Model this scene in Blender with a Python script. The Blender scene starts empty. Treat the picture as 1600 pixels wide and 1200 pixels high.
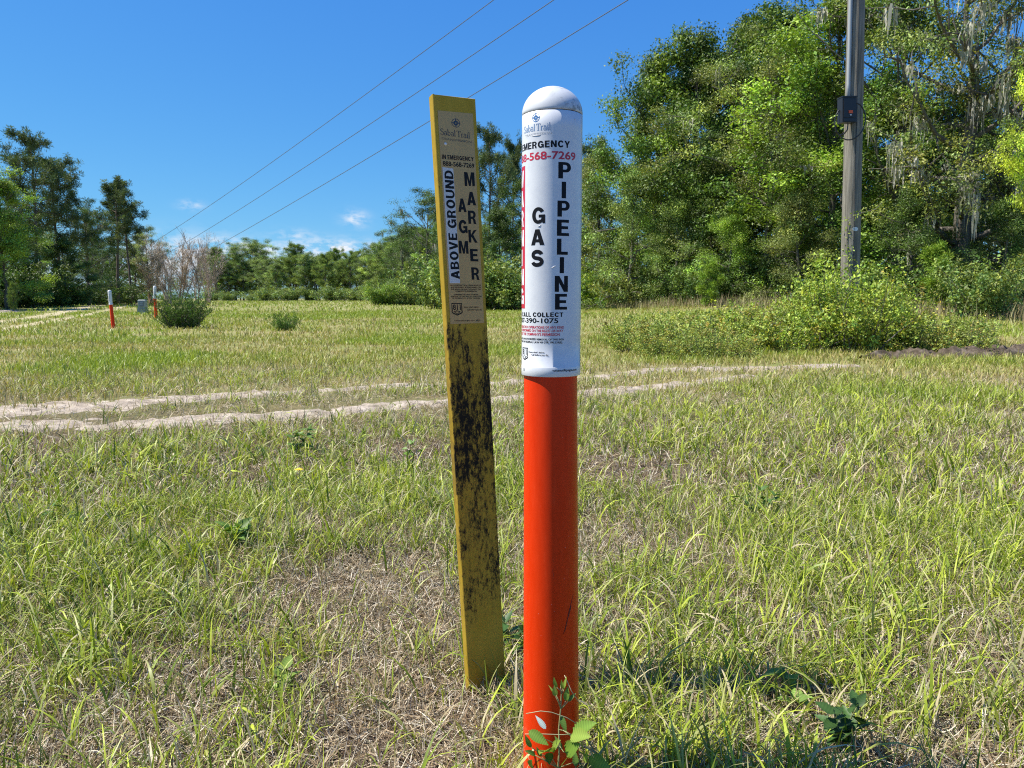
import bpy, bmesh, math, random
import numpy as np
from mathutils import Vector, Matrix

R = math.radians
scene = bpy.context.scene
COL = scene.collection

# ------------------------------------------------------------------ camera
CAM_Z, PITCH, FPX = 1.05, R(6.4), 1202.0
cam_d = bpy.data.cameras.new('camera')
cam = bpy.data.objects.new('camera', cam_d)
COL.objects.link(cam)
cam.location = (0, 0, CAM_Z)
cam.rotation_euler = (R(90) - PITCH, 0, 0)
cam_d.sensor_width = 36.0
cam_d.lens = FPX / 1600 * 36.0
cam_d.clip_start = 0.05
cam_d.clip_end = 3000
cam_d.dof.use_dof = True
cam_d.dof.focus_distance = 1.62
cam_d.dof.aperture_fstop = 20.0
scene.camera = cam
CAMP = np.array([0, 0, CAM_Z])


def ray(px, py):
    X, Y = (px - 800) / FPX, -(py - 600) / FPX
    return np.array([X, math.cos(PITCH) + Y * math.sin(PITCH), -math.sin(PITCH) + Y * math.cos(PITCH)])


def at_y(px, py, d):
    r = ray(px, py)
    return CAMP + r * (d / r[1])


def ground_px(px, py, z=0.0):
    r = ray(px, py)
    return CAMP + r * ((z - CAM_Z) / r[2])


def xat(px, d):
    "world x seen at picture column px on ground at distance d"
    depth = d * math.cos(PITCH) + CAM_Z * math.sin(PITCH)
    return (px - 800) / FPX * depth


# ------------------------------------------------------------------ numpy helpers
def hash2(ix, iy, seed):
    h = np.sin(ix * 127.1 + iy * 311.7 + seed * 74.7) * 43758.5453
    return h - np.floor(h)


def vnoise(x, y, seed=0):
    ix, iy = np.floor(x), np.floor(y)
    fx, fy = x - ix, y - iy
    fx = fx * fx * (3 - 2 * fx)
    fy = fy * fy * (3 - 2 * fy)
    a, b = hash2(ix, iy, seed), hash2(ix + 1, iy, seed)
    c, d = hash2(ix, iy + 1, seed), hash2(ix + 1, iy + 1, seed)
    return (a * (1 - fx) + b * fx) * (1 - fy) + (c * (1 - fx) + d * fx) * fy


def fbm(x, y, seed=0, o=3):
    t, a, s = 0, 0.5, 0
    for i in range(o):
        t = t + a * vnoise(x * 2 ** i, y * 2 ** i, seed + i * 7)
        s += a
        a *= 0.5
    return t / s


def sstep(a, b, x):
    t = np.clip((x - a) / (b - a), 0, 1)
    return t * t * (3 - 2 * t)


def gz(x, y):
    x = np.asarray(x, float)
    y = np.asarray(y, float)
    near = 1 - sstep(20, 60, np.hypot(x, y))
    z = (fbm(x * 0.9, y * 0.9, 3, 2) - 0.5) * 0.05 * near
    z = z + 0.62 * sstep(18, 42, y) * sstep(-2, 12, x - 0.12 * y + 4)
    z = z + 0.25 * sstep(40, 75, y) * sstep(10, 30, -x)
    return z


def norm(v):
    return v / np.maximum(np.linalg.norm(v, axis=-1, keepdims=True), 1e-9)


def np_mesh(name, verts, faces, tint=None, smooth=False):
    """verts (N,3); faces list of (M,k) int arrays; tint (N,3) point colour"""
    me = bpy.data.meshes.new(name)
    verts = np.asarray(verts, np.float32)
    faces = [np.asarray(f, np.int32) for f in faces if len(f)]
    me.vertices.add(len(verts))
    me.vertices.foreach_set('co', verts.ravel())
    nl = sum(f.size for f in faces)
    nf = sum(len(f) for f in faces)
    me.loops.add(nl)
    me.loops.foreach_set('vertex_index', np.concatenate([f.ravel() for f in faces]))
    me.polygons.add(nf)
    tot = np.concatenate([np.full(len(f), f.shape[1], np.int32) for f in faces])
    start = np.concatenate([[0], np.cumsum(tot)[:-1]]).astype(np.int32)
    me.polygons.foreach_set('loop_start', start)
    me.polygons.foreach_set('loop_total', tot)
    me.polygons.foreach_set('use_smooth', np.full(nf, bool(smooth)))
    if tint is not None:
        at = me.attributes.new('tint', 'FLOAT_COLOR', 'POINT')
        c = np.ones((len(verts), 4), np.float32)
        c[:, :3] = tint
        at.data.foreach_set('color', c.ravel())
    me.update(calc_edges=True)
    return me


class MB:
    "collects shapes into one mesh"

    def __init__(self):
        self.v, self.q, self.t, self.c, self.n = [], [], [], [], 0

    def add(self, v, quads=None, tris=None, col=None):
        v = np.asarray(v, float).reshape(-1, 3)
        self.v.append(v)
        if quads is not None and len(quads):
            self.q.append(np.asarray(quads) + self.n)
        if tris is not None and len(tris):
            self.t.append(np.asarray(tris) + self.n)
        c = np.ones((len(v), 3))
        if col is not None:
            c = np.broadcast_to(np.asarray(col, float), (len(v), 3))
        self.c.append(c)
        self.n += len(v)

    def tube(self, pts, radii, sides=6, col=None, cap=True):
        pts = np.asarray(pts, float)
        radii = np.broadcast_to(np.asarray(radii, float), (len(pts),))
        d = norm(np.gradient(pts, axis=0))
        up = np.tile([0.0, 0, 1], (len(pts), 1))
        up[np.abs(d[:, 2]) > 0.9] = [0, 1, 0]
        if np.abs(d[:, 2]).max() > 0.9:
            up[:] = [0.02, 1, 0.03] if np.abs(d[:, 1]).max() < 0.9 else [1, 0.03, 0.02]
        a = norm(np.cross(d, up))
        b = np.cross(d, a)
        th = np.arange(sides) / sides * 2 * math.pi
        ring = pts[:, None] + radii[:, None, None] * (a[:, None] * np.cos(th)[None, :, None] + b[:, None] * np.sin(th)[None, :, None])
        m = len(pts)
        i = np.arange(m - 1)[:, None] * sides
        j = np.arange(sides)[None]
        k = (j + 1) % sides
        q = np.stack([i + j, i + k, i + sides + k, i + sides + j], -1).reshape(-1, 4)
        v = ring.reshape(-1, 3)
        tr = []
        if cap:
            v = np.vstack([v, pts[-1:], pts[:1]])
            e = len(v) - 2
            o = (m - 1) * sides
            tr = [[o + jj, o + (jj + 1) % sides, e] for jj in range(sides)] + [[(jj + 1) % sides, jj, e + 1] for jj in range(sides)]
        self.add(v, q, tr, col)

    def box(self, c, s, rot=None, col=None, taper=1.0):
        sx, sy, sz = [k / 2 for k in s]
        v = np.array([[x * sx * (taper if z > 0 else 1), y * sy * (taper if z > 0 else 1), z * sz] for z in (-1, 1) for y in (-1, 1) for x in (-1, 1)])
        if rot is not None:
            v = v @ np.array(rot).T
        self.add(v + np.asarray(c), [[0, 2, 3, 1], [4, 5, 7, 6], [0, 1, 5, 4], [2, 6, 7, 3], [0, 4, 6, 2], [1, 3, 7, 5]], None, col)

    def lathe(self, prof, n=64, centre=(0, 0)):
        prof = np.asarray(prof, float)
        th = np.arange(n) / n * 2 * math.pi
        v = np.stack([centre[0] + prof[:, None, 0] * np.cos(th), centre[1] + prof[:, None, 0] * np.sin(th), np.repeat(prof[:, 1:2], n, 1)], -1).reshape(-1, 3)
        i = np.arange(len(prof) - 1)[:, None] * n
        j = np.arange(n)[None]
        k = (j + 1) % n
        self.add(v, np.stack([i + j, i + k, i + n + k, i + n + j], -1).reshape(-1, 4))

    def mesh(self, name, smooth=False):
        fs = []
        if self.q:
            fs.append(np.concatenate(self.q))
        if self.t:
            fs.append(np.concatenate(self.t))
        return np_mesh(name, np.concatenate(self.v), fs, np.concatenate(self.c), smooth)


# ------------------------------------------------------------------ object helpers
def link(name, me, mat=None, parent=None):
    o = bpy.data.objects.new(name, me)
    COL.objects.link(o)
    if mat is not None and not me.materials:
        me.materials.append(mat)
    if parent is not None:
        o.parent = parent
    return o


def empty(name, loc=(0, 0, 0), rz=0.0):
    o = bpy.data.objects.new(name, None)
    COL.objects.link(o)
    o.location = loc
    o.rotation_euler = (0, 0, rz)
    o.empty_display_size = 0.1
    return o


def tag(o, label, cat, group=None, kind=None):
    o['label'] = label
    o['category'] = cat
    if group:
        o['group'] = group
    if kind:
        o['kind'] = kind
    return o


def copy_tree(o, parent=None):
    c = o.copy()
    COL.objects.link(c)
    c.parent = parent
    for ch in o.children:
        copy_tree(ch, c)
    return c


# ------------------------------------------------------------------ materials
def new_mat(name):
    m = bpy.data.materials.new(name)
    m.use_nodes = True
    nt = m.node_tree
    nt.nodes.clear()
    out = nt.nodes.new('ShaderNodeOutputMaterial')
    return m, nt, out


def N(nt, t, **kw):
    n = nt.nodes.new(t)
    for k, v in kw.items():
        if k in n.inputs:
            n.inputs[k].default_value = v
        else:
            setattr(n, k, v)
    return n


def L(nt, a, b):
    nt.links.new(a, b)


def ramp(nt, fac, stops):
    n = nt.nodes.new('ShaderNodeValToRGB')
    el = n.color_ramp.elements
    while len(el) < len(stops):
        el.new(0.5)
    for e, (p, c) in zip(el, stops):
        e.position = p
        e.color = (*c, 1) if len(c) == 3 else c
    L(nt, fac, n.inputs[0])
    return n


def math_n(nt, op, a, b=None, clamp=False):
    n = nt.nodes.new('ShaderNodeMath')
    n.operation = op
    n.use_clamp = clamp
    for i, k in enumerate((a, b)):
        if k is None:
            continue
        if isinstance(k, (int, float)):
            n.inputs[i].default_value = k
        else:
            L(nt, k, n.inputs[i])
    return n.outputs[0]


def mix_rgb(nt, fac, a, b, mode='MIX'):
    n = nt.nodes.new('ShaderNodeMixRGB')
    n.blend_type = mode
    for i, k in enumerate((fac, a, b)):
        if isinstance(k, (int, float)):
            n.inputs[i].default_value = k
        elif isinstance(k, tuple):
            n.inputs[i].default_value = (*k, 1)
        else:
            L(nt, k, n.inputs[i])
    return n.outputs[0]


def mat_plain(name, col, rough=0.5, noise=0.0, nscale=20, bump=0.0, spec=0.5, metallic=0.0):
    m, nt, out = new_mat(name)
    p = N(nt, 'ShaderNodeBsdfPrincipled', Roughness=rough, Metallic=metallic)
    p.inputs['Specular IOR Level'].default_value = spec
    tc = N(nt, 'ShaderNodeTexCoord')
    no = N(nt, 'ShaderNodeTexNoise', Scale=nscale, Detail=6.0)
    L(nt, tc.outputs['Object'], no.inputs['Vector'])
    lo = tuple(c * (1 - noise) for c in col)
    hi = tuple(min(1, c * (1 + noise)) for c in col)
    r = ramp(nt, no.outputs['Fac'], [(0.3, lo), (0.7, hi)])
    L(nt, r.outputs[0], p.inputs['Base Color'])
    if bump:
        b = N(nt, 'ShaderNodeBump', Strength=bump, Distance=0.01)
        L(nt, no.outputs['Fac'], b.inputs['Height'])
        L(nt, b.outputs[0], p.inputs['Normal'])
    L(nt, p.outputs[0], out.inputs[0])
    return m


def mat_leaf(name, trans=0.3, rough=0.5, spec=0.35, objcol=True):
    "pigment = per-leaf variation x the plant's own colour"
    m, nt, out = new_mat(name)
    at = N(nt, 'ShaderNodeAttribute', attribute_name='tint')
    col = at.outputs['Color']
    if objcol:
        oi = N(nt, 'ShaderNodeObjectInfo')
        col = mix_rgb(nt, 1.0, col, oi.outputs['Color'], 'MULTIPLY')
    p = N(nt, 'ShaderNodeBsdfPrincipled', Roughness=rough)
    p.inputs['Specular IOR Level'].default_value = spec
    L(nt, col, p.inputs['Base Color'])
    t = N(nt, 'ShaderNodeBsdfTranslucent')
    L(nt, mix_rgb(nt, 1.0, col, (1.25, 1.3, 0.6), 'MULTIPLY'), t.inputs['Color'])
    mx = N(nt, 'ShaderNodeMixShader', Fac=trans)
    L(nt, p.outputs[0], mx.inputs[1])
    L(nt, t.outputs[0], mx.inputs[2])
    L(nt, mx.outputs[0], out.inputs[0])
    return m


def mat_bark(name, c1, c2, scale=8, streak=6.0, bump=0.6):
    m, nt, out = new_mat(name)
    p = N(nt, 'ShaderNodeBsdfPrincipled', Roughness=0.85)
    p.inputs['Specular IOR Level'].default_value = 0.2
    tc = N(nt, 'ShaderNodeTexCoord')
    mp = N(nt, 'ShaderNodeMapping')
    mp.inputs['Scale'].default_value = (1, 1, 1 / streak)
    L(nt, tc.outputs['Object'], mp.inputs[0])
    no = N(nt, 'ShaderNodeTexNoise', Scale=float(scale), Detail=8.0, Roughness=0.65)
    L(nt, mp.outputs[0], no.inputs['Vector'])
    r = ramp(nt, no.outputs['Fac'], [(0.3, c1), (0.7, c2)])
    L(nt, r.outputs[0], p.inputs['Base Color'])
    b = N(nt, 'ShaderNodeBump', Strength=bump, Distance=0.02)
    L(nt, no.outputs['Fac'], b.inputs['Height'])
    L(nt, b.outputs[0], p.inputs['Normal'])
    L(nt, p.outputs[0], out.inputs[0])
    return m


M_LEAF = mat_leaf('leaf', 0.22)
M_NEEDLE = mat_leaf('needle', 0.2, 0.6, 0.15)
M_GRASS = mat_leaf('grass_blade', 0.24, 0.45, 0.3, False)
M_STRAW = mat_leaf('dry_straw', 0.15, 0.7, 0.2, False)
M_MOSS = mat_leaf('moss', 0.25, 0.9, 0.1, True)
M_TWIG = mat_leaf('bare_twig', 0.0, 0.8, 0.2, True)
M_OAKBARK = mat_bark('oak_bark', (0.06, 0.05, 0.04), (0.20, 0.18, 0.15))
M_PINEBARK = mat_bark('pine_bark', (0.07, 0.055, 0.045), (0.21, 0.16, 0.125))

# ------------------------------------------------------------------ world: sky with a few low clouds
SUN_EL = R(57)
world = bpy.data.worlds.new('World')
scene.world = world
world.use_nodes = True
wt = world.node_tree
wt.nodes.clear()
wo = wt.nodes.new('ShaderNodeOutputWorld')
bg = wt.nodes.new('ShaderNodeBackground')
sky = wt.nodes.new('ShaderNodeTexSky')
sky.sky_type = 'NISHITA'
sky.sun_disc = False
sky.sun_elevation = SUN_EL
sky.sun_rotation = R(270)
sky.air_density = 1.0
sky.dust_density = 0.0
sky.ozone_density = 2.6
ssep = wt.nodes.new('ShaderNodeSeparateColor')
L(wt, sky.outputs[0], ssep.inputs[0])
scom = wt.nodes.new('ShaderNodeCombineColor')
for q_, (k_, p_) in enumerate(((0.34, 1.02), (1.06, 0.76), (3.75, 0.32))):
    L(wt, math_n(wt, 'MULTIPLY', math_n(wt, 'POWER', ssep.outputs[q_], p_), k_), scom.inputs[q_])
geo = wt.nodes.new('ShaderNodeTexCoord')
sep = wt.nodes.new('ShaderNodeSeparateXYZ')
L(wt, geo.outputs['Generated'], sep.inputs[0])


def cloud_bump(px, py, wx, wy, gain):
    "a soft cloud patch round the direction seen at a spot of the sky"
    r = ray(px, py)
    az, el = math.atan2(r[0], r[1]), math.atan2(r[2], math.hypot(r[0], r[1]))
    a = math_n(wt, 'ARCTAN2', sep.outputs[0], sep.outputs[1])
    da = math_n(wt, 'DIVIDE', math_n(wt, 'SUBTRACT', a, az), wx)
    de = math_n(wt, 'DIVIDE', math_n(wt, 'SUBTRACT', sep.outputs[2], math.sin(el)), wy)
    s = math_n(wt, 'ADD', math_n(wt, 'MULTIPLY', da, da), math_n(wt, 'MULTIPLY', de, de))
    e = math_n(wt, 'POWER', 2.718, math_n(wt, 'MULTIPLY', s, -1.0))
    return math_n(wt, 'MULTIPLY', e, gain)


patches = [(285, 405, 0.05, 0.022, 1.25), (225, 415, 0.04, 0.016, 0.7), (365, 387, 0.035, 0.010, 0.85), (520, 388, 0.055, 0.010, 1.1), (555, 342, 0.014, 0.009, 0.9),
           (298, 321, 0.012, 0.005, 0.7), (460, 366, 0.02, 0.006, 0.55), (420, 400, 0.16, 0.016, 0.5), (760, 440, 0.25, 0.015, 0.3), (100, 430, 0.2, 0.02, 0.5)]
tot = None
for pt in patches:
    b = cloud_bump(*pt)
    tot = b if tot is None else math_n(wt, 'ADD', tot, b)
cmap = wt.nodes.new('ShaderNodeMapping')
cmap.inputs['Scale'].default_value = (1, 1, 2.6)
L(wt, geo.outputs['Generated'], cmap.inputs[0])
cno = N(wt, 'ShaderNodeTexNoise', Scale=36.0, Detail=8.0, Roughness=0.65)
L(wt, cmap.outputs[0], cno.inputs['Vector'])
cl = math_n(wt, 'MULTIPLY', tot, math_n(wt, 'MULTIPLY', math_n(wt, 'SUBTRACT', cno.outputs['Fac'], 0.40), 5.0, True), True)
CLOUD = (6.6, 7.0, 7.6)
L(wt, mix_rgb(wt, cl, scom.outputs[0], CLOUD), bg.inputs[0])
bg.inputs[1].default_value = 0.08
L(wt, bg.outputs[0], wo.inputs[0])

sun_d = bpy.data.lights.new('sun', 'SUN')
sun_d.energy = 5.0
sun_d.angle = R(0.53)
sun_d.color = (1.0, 0.955, 0.87)
sun = bpy.data.objects.new('sun', sun_d)
COL.objects.link(sun)
S = Vector((-math.cos(SUN_EL), 0.0, math.sin(SUN_EL)))
sun.rotation_euler = S.to_track_quat('Z', 'Y').to_euler()
sun.location = (-20, 0, 30)

vs = scene.view_settings
vs.view_transform = 'Standard'
vs.look = 'None'
vs.gamma = 1.0
vs.exposure = 0.72
scene.cycles.max_bounces = 8
scene.cycles.transparent_max_bounces = 8
scene.cycles.use_denoising = False
scene.cycles.use_adaptive_sampling = False
scene.cycles.filter_width = 1.1

# ------------------------------------------------------------------ ground
rng = np.random.default_rng(7)


def axis(lo, hi, fine_lo, fine_hi, step, growth=1.09):
    a = list(np.arange(fine_lo, fine_hi + 1e-6, step))
    s = step
    while a[-1] < hi:
        s *= growth
        a.append(a[-1] + s)
    s = step
    while a[0] > lo:
        s *= growth
        a.insert(0, a[0] - s)
    return np.array(a)


gx = axis(-500, 500, -7, 8, 0.12, 1.06)
gy = axis(-30, 800, 0.6, 16, 0.12, 1.05)
GX, GY = np.meshgrid(gx, gy)
GV = np.stack([GX, GY, gz(GX, GY)], -1).reshape(-1, 3)
nx, ny = len(gx), len(gy)
ii = (np.arange(ny - 1)[:, None] * nx + np.arange(nx - 1)[None]).reshape(-1)
gm = np_mesh('ground', GV, [np.stack([ii, ii + 1, ii + nx + 1, ii + nx], -1)], None, True)
m, nt, out = new_mat('soil_and_thatch')
p = N(nt, 'ShaderNodeBsdfPrincipled', Roughness=0.95)
p.inputs['Specular IOR Level'].default_value = 0.1
tc = N(nt, 'ShaderNodeTexCoord')
n1 = N(nt, 'ShaderNodeTexNoise', Scale=0.35, Detail=6.0, Roughness=0.6)
n2 = N(nt, 'ShaderNodeTexNoise', Scale=60.0, Detail=8.0, Roughness=0.7)
n3 = N(nt, 'ShaderNodeTexNoise', Scale=2.5, Detail=5.0)
for n_ in (n1, n2, n3):
    L(nt, tc.outputs['Object'], n_.inputs['Vector'])
near_c = ramp(nt, n2.outputs['Fac'], [(0.3, (0.045, 0.032, 0.02)), (0.55, (0.14, 0.10, 0.065)), (0.75, (0.30, 0.24, 0.165))])
far_c = ramp(nt, math_n(nt, 'ADD', math_n(nt, 'MULTIPLY', n1.outputs['Fac'], 0.6), math_n(nt, 'MULTIPLY', n3.outputs['Fac'], 0.4)),
             [(0.36, (0.33, 0.26, 0.14)), (0.47, (0.27, 0.25, 0.10)), (0.60, (0.19, 0.22, 0.06))])
sp = N(nt, 'ShaderNodeSeparateXYZ')
L(nt, tc.outputs['Object'], sp.inputs[0])
far_f = math_n(nt, 'MULTIPLY', math_n(nt, 'SUBTRACT', sp.outputs[1], 5.5), 0.25, True)
L(nt, mix_rgb(nt, far_f, near_c.outputs[0], far_c.outputs[0]), p.inputs['Base Color'])
b = N(nt, 'ShaderNodeBump', Strength=0.8, Distance=0.02)
L(nt, n2.outputs['Fac'], b.inputs['Height'])
L(nt, b.outputs[0], p.inputs['Normal'])
L(nt, p.outputs[0], out.inputs[0])
ground = tag(link('ground', gm, m), 'sandy ground under patchy grass and straw', 'ground', kind='structure')


# sandy wheel ruts
def spline(pts, step):
    pts = np.asarray(pts, float)
    d = np.concatenate([[0], np.cumsum(np.linalg.norm(np.diff(pts, axis=0), axis=1))])
    s = np.arange(0, d[-1], step)
    o = np.stack([np.interp(s, d, pts[:, k]) for k in range(pts.shape[1])], -1)
    k = max(3, int(0.8 / step))
    ker = np.ones(k) / k
    pad = np.pad(o, ((k, k), (0, 0)), 'edge')
    return np.stack([np.convolve(pad[:, j], ker, 'same')[k:-k] for j in range(pts.shape[1])], -1)


def mat_dirt(name, a, b_, c, scale):
    m, nt, out = new_mat(name)
    p = N(nt, 'ShaderNodeBsdfPrincipled', Roughness=0.95)
    p.inputs['Specular IOR Level'].default_value = 0.1
    tc = N(nt, 'ShaderNodeTexCoord')
    n1 = N(nt, 'ShaderNodeTexNoise', Scale=scale, Detail=8.0, Roughness=0.7)
    L(nt, tc.outputs['Object'], n1.inputs['Vector'])
    r = ramp(nt, n1.outputs['Fac'], [(0.32, a), (0.5, b_), (0.66, c)])
    L(nt, r.outputs[0], p.inputs['Base Color'])
    b = N(nt, 'ShaderNodeBump', Strength=1.0, Distance=0.03)
    L(nt, n1.outputs['Fac'], b.inputs['Height'])
    L(nt, b.outputs[0], p.inputs['Normal'])
    L(nt, p.outputs[0], out.inputs[0])
    return m


M_SAND = mat_dirt('pale_sand', (0.17, 0.135, 0.10), (0.38, 0.315, 0.24), (0.54, 0.46, 0.365), 6.0)
M_SOIL = mat_dirt('dark_soil', (0.035, 0.026, 0.018), (0.10, 0.077, 0.055), (0.22, 0.175, 0.13), 7.0)
RUTS = []


def rut(name, px_pts, label, mat, bump=0.03, step=0.06, lift=0.012, crown=0.0, seed=1, rag=0.55, rs=1.3):
    "px_pts: x, y on the photograph's ground and half width in metres"
    pts = []
    for x, y, w in px_pts:
        g = ground_px(x, y)
        pts.append([g[0], g[1], w])
    c = spline(pts, step)
    RUTS.append((c.copy(), crown))
    t = norm(np.gradient(c[:, :2], axis=0))
    nrm = np.stack([-t[:, 1], t[:, 0]], -1)
    K = 15
    s = np.linspace(-1, 1, K)
    arc = np.arange(len(c)) * step
    wl = c[:, 2] * (1 - rag / 2 + rag * 2 * (fbm(arc * rs, arc * 0 + seed, seed, 5) - 0.35 + 0.45 * (vnoise(arc * 7, arc * 0, seed + 2) - 0.5)))
    wr = c[:, 2] * (1 - rag / 2 + rag * 2 * (fbm(arc * rs, arc * 0 + seed + 9, seed + 5, 5) - 0.35 + 0.45 * (vnoise(arc * 7, arc * 0, seed + 4) - 0.5)))
    w = np.where(s[None] < 0, wl[:, None], wr[:, None])
    xy = c[:, None, :2] + nrm[:, None] * (s[None] * w)[..., None]
    lump = (fbm(xy[..., 0] * 7, xy[..., 1] * 7, seed + 3, 3) - 0.5) * 2 * bump + (fbm(xy[..., 0] * 2.4, xy[..., 1] * 2.4, seed + 13, 2) - 0.5) * bump
    edge = 1 - np.abs(s) ** 3
    z = gz(xy[..., 0], xy[..., 1]) + (lump + (fbm(xy[..., 0] * 22, xy[..., 1] * 22, seed + 23, 2) - 0.5) * bump * 0.8) * edge + lift * edge - 0.012 * (1 - edge) + crown * (1 - s ** 2)
    v = np.concatenate([xy, z[..., None]], -1).reshape(-1, 3)
    n, k = len(c), K
    i = (np.arange(n - 1)[:, None] * k + np.arange(k - 1)[None]).reshape(-1)
    me = np_mesh(name, v, [np.stack([i, i + k, i + k + 1, i + 1], -1)], None, True)
    return tag(link(name, me, mat), label, 'track', kind='structure')


rut('dirt_track', [(-350, 695, .40), (0, 668, .50), (200, 661, .42), (430, 650, .34), (600, 637, .28), (780, 624, .26), (920, 614, .30), (1050, 602, .28), (1180, 588, .2)],
    'near sandy wheel rut of the track', M_SAND, 0.035, seed=11)
rut('dirt_track', [(-350, 655, .5), (0, 643, .75), (140, 635, .55), (300, 622, .36), (500, 610, .24), (700, 603, .22), (830, 596, .30), (930, 588, .30), (1040, 580, .36), (1150, 578, .36), (1290, 573, .36), (1340, 571, .15)],
    'far sandy wheel rut of the track', M_SAND, 0.03, seed=21)
rut('soil_bank', [(1345, 561, .12), (1430, 557, .35), (1520, 555, .6), (1600, 553, .7), (1700, 549, .7), (1900, 540, .6)],
    'low bank of dark turned soil at the right of the field', M_SOIL, 0.13, seed=31, crown=0.09, rag=0.6)
M_SAND2 = mat_dirt('straw_track', (0.30, 0.25, 0.14), (0.42, 0.36, 0.21), (0.52, 0.45, 0.29), 3.0)
rut('dirt_track', [(-200, 535, .5), (0, 516, .45), (90, 500, .45), (175, 486.5, .5), (212, 480.5, .6), (225, 476, .8)], 'near rut of the far grassy lane', M_SAND2, 0.03, 0.2, seed=41, rag=0.4, rs=0.5)
rut('dirt_track', [(-200, 522, .5), (0, 504, .6), (90, 491, .9), (130, 485, 1.0), (172, 479, 1.0), (190, 476, 1.0)], 'far rut of the far grassy lane', M_SAND2, 0.03, 0.2, seed=51, rag=0.5, rs=0.5)
rut('dirt_track', [(-150, 496, 1.0), (0, 490, 1.2), (16, 487, .8)], 'bare sandy patch at the far end of the field', M_SAND, 0.03, 0.2, seed=61, rag=0.4, rs=0.5)


def rut_dist(x, y):
    "signed clearance from the bare ruts (negative inside)"
    d = np.full(len(x), 9.0)
    for c, crown in RUTS:
        cc = c[::4]
        lo, hi = cc[:, :2].min(0) - 2, cc[:, :2].max(0) + 2
        sel = np.where((x > lo[0]) & (x < hi[0]) & (y > lo[1]) & (y < hi[1]))[0]
        for k in range(0, len(sel), 20000):
            s = sel[k:k + 20000]
            q = np.hypot(x[s][:, None] - cc[None, :, 0], y[s][:, None] - cc[None, :, 1]) - cc[None, :, 2] * 0.85
            d[s] = np.minimum(d[s], q.min(1))
    return d + np.where(d < 3, (fbm(x * 5, y * 5, 91, 3) - 0.55) * 0.75, 0)


# ------------------------------------------------------------------ grass
def blades(x, y, z, length, width, az, th0, th1, segs, col_base, col_tip, rng, twist=0.5):
    n = len(x)
    t = np.linspace(0, 1, segs + 1)
    th = th0[:, None] + th1[:, None] * t[None] ** 1.3
    ds = length[:, None] / segs
    mid = (th[:, 1:] + th[:, :-1]) / 2
    hor = np.concatenate([np.zeros((n, 1)), np.cumsum(np.sin(mid) * ds, 1)], 1)
    ver = np.concatenate([np.zeros((n, 1)), np.cumsum(np.cos(mid) * ds, 1)], 1)
    ca, sa = np.cos(az), np.sin(az)
    P = np.stack([x[:, None] + hor * ca[:, None], y[:, None] + hor * sa[:, None], z[:, None] + ver], -1)
    P[..., 2] = np.maximum(P[..., 2], z[:, None] + 0.002)
    waz = az + math.pi / 2 + rng.normal(0, twist, n)
    W = np.stack([np.cos(waz), np.sin(waz), rng.normal(0, 0.25, n)], -1)
    prof = np.interp(t, [0, 0.25, 0.6, 1], [0.65, 1.0, 0.8, 0.06])
    off = W[:, None] * (width[:, None] * prof[None] / 2)[..., None]
    V = np.stack([P - off, P + off], 2).reshape(n, -1, 3)
    c = col_base[:, None] * (1 - t[None, :, None]) + col_tip[:, None] * t[None, :, None]
    Cc = np.repeat(c, 2, axis=1)
    k = 2 * (segs + 1)
    q = np.array([[2 * i, 2 * i + 1, 2 * i + 3, 2 * i + 2] for i in range(segs)])
    F = (np.arange(n)[:, None, None] * k + q[None]).reshape(-1, 4)
    return V.reshape(-1, 3), F, Cc.reshape(-1, 3)


def fan(n, d0, d1, pw, rng, half=R(60)):
    "points in a wide fan, density per area ~ d**(pw-1)"
    u = rng.random(n)
    a = pw + 1
    d = (d0 ** a + u * (d1 ** a - d0 ** a)) ** (1 / a)
    az = rng.uniform(-half, half, n)
    return d * np.sin(az), d * np.cos(az)


BARE = [(ground_px(*q), s) for q, s in [((520, 920), .22), ((470, 960), .15), ((745, 1110), .24), ((760, 1180), .2), ((940, 850), .16), ((960, 960), .18), ((690, 960), .2), ((640, 720), .3),
                                         ((1000, 740), .35), ((290, 860), .14), ((600, 1160), .2), ((200, 1150), .2), ((1500, 1050), .2), ((1150, 1100), .1)]]
LUSH = [(ground_px(*q), s) for q, s in [((200, 900), .30), ((330, 960), .25), ((610, 860), .22), ((100, 960), .3), ((1480, 800), .6), ((1300, 680), .9), ((1050, 1090), .2), ((1000, 1150), .18),
                                         ((470, 670), .8), ((200, 760), .6), ((1400, 900), .35), ((1250, 1150), .2), ((600, 780), .3), ((880, 1190), .12), ((50, 760), .5)]]


def lushness(x, y):
    v = fbm(x * 1.3, y * 1.3, 17, 3) * 0.75 + fbm(x * 4.5, y * 4.5, 27, 2) * 0.45 - 0.12
    for g, s in BARE:
        v = v - 0.20 * np.exp(-((x - g[0]) ** 2 + (y - g[1]) ** 2) / (2 * s * s))
    for g, s in LUSH:
        v = v + 0.12 * np.exp(-((x - g[0]) ** 2 + (y - g[1]) ** 2) / (2 * s * s))
    return v


def lerp(a, b, t):
    return np.asarray(a)[None] * (1 - t[:, None]) + np.asarray(b)[None] * t[:, None]


G_DEEP, G_MID, G_LIME, G_STRAW = (0.075, 0.12, 0.013), (0.20, 0.27, 0.020), (0.44, 0.50, 0.05), (0.52, 0.44, 0.26)


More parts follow.
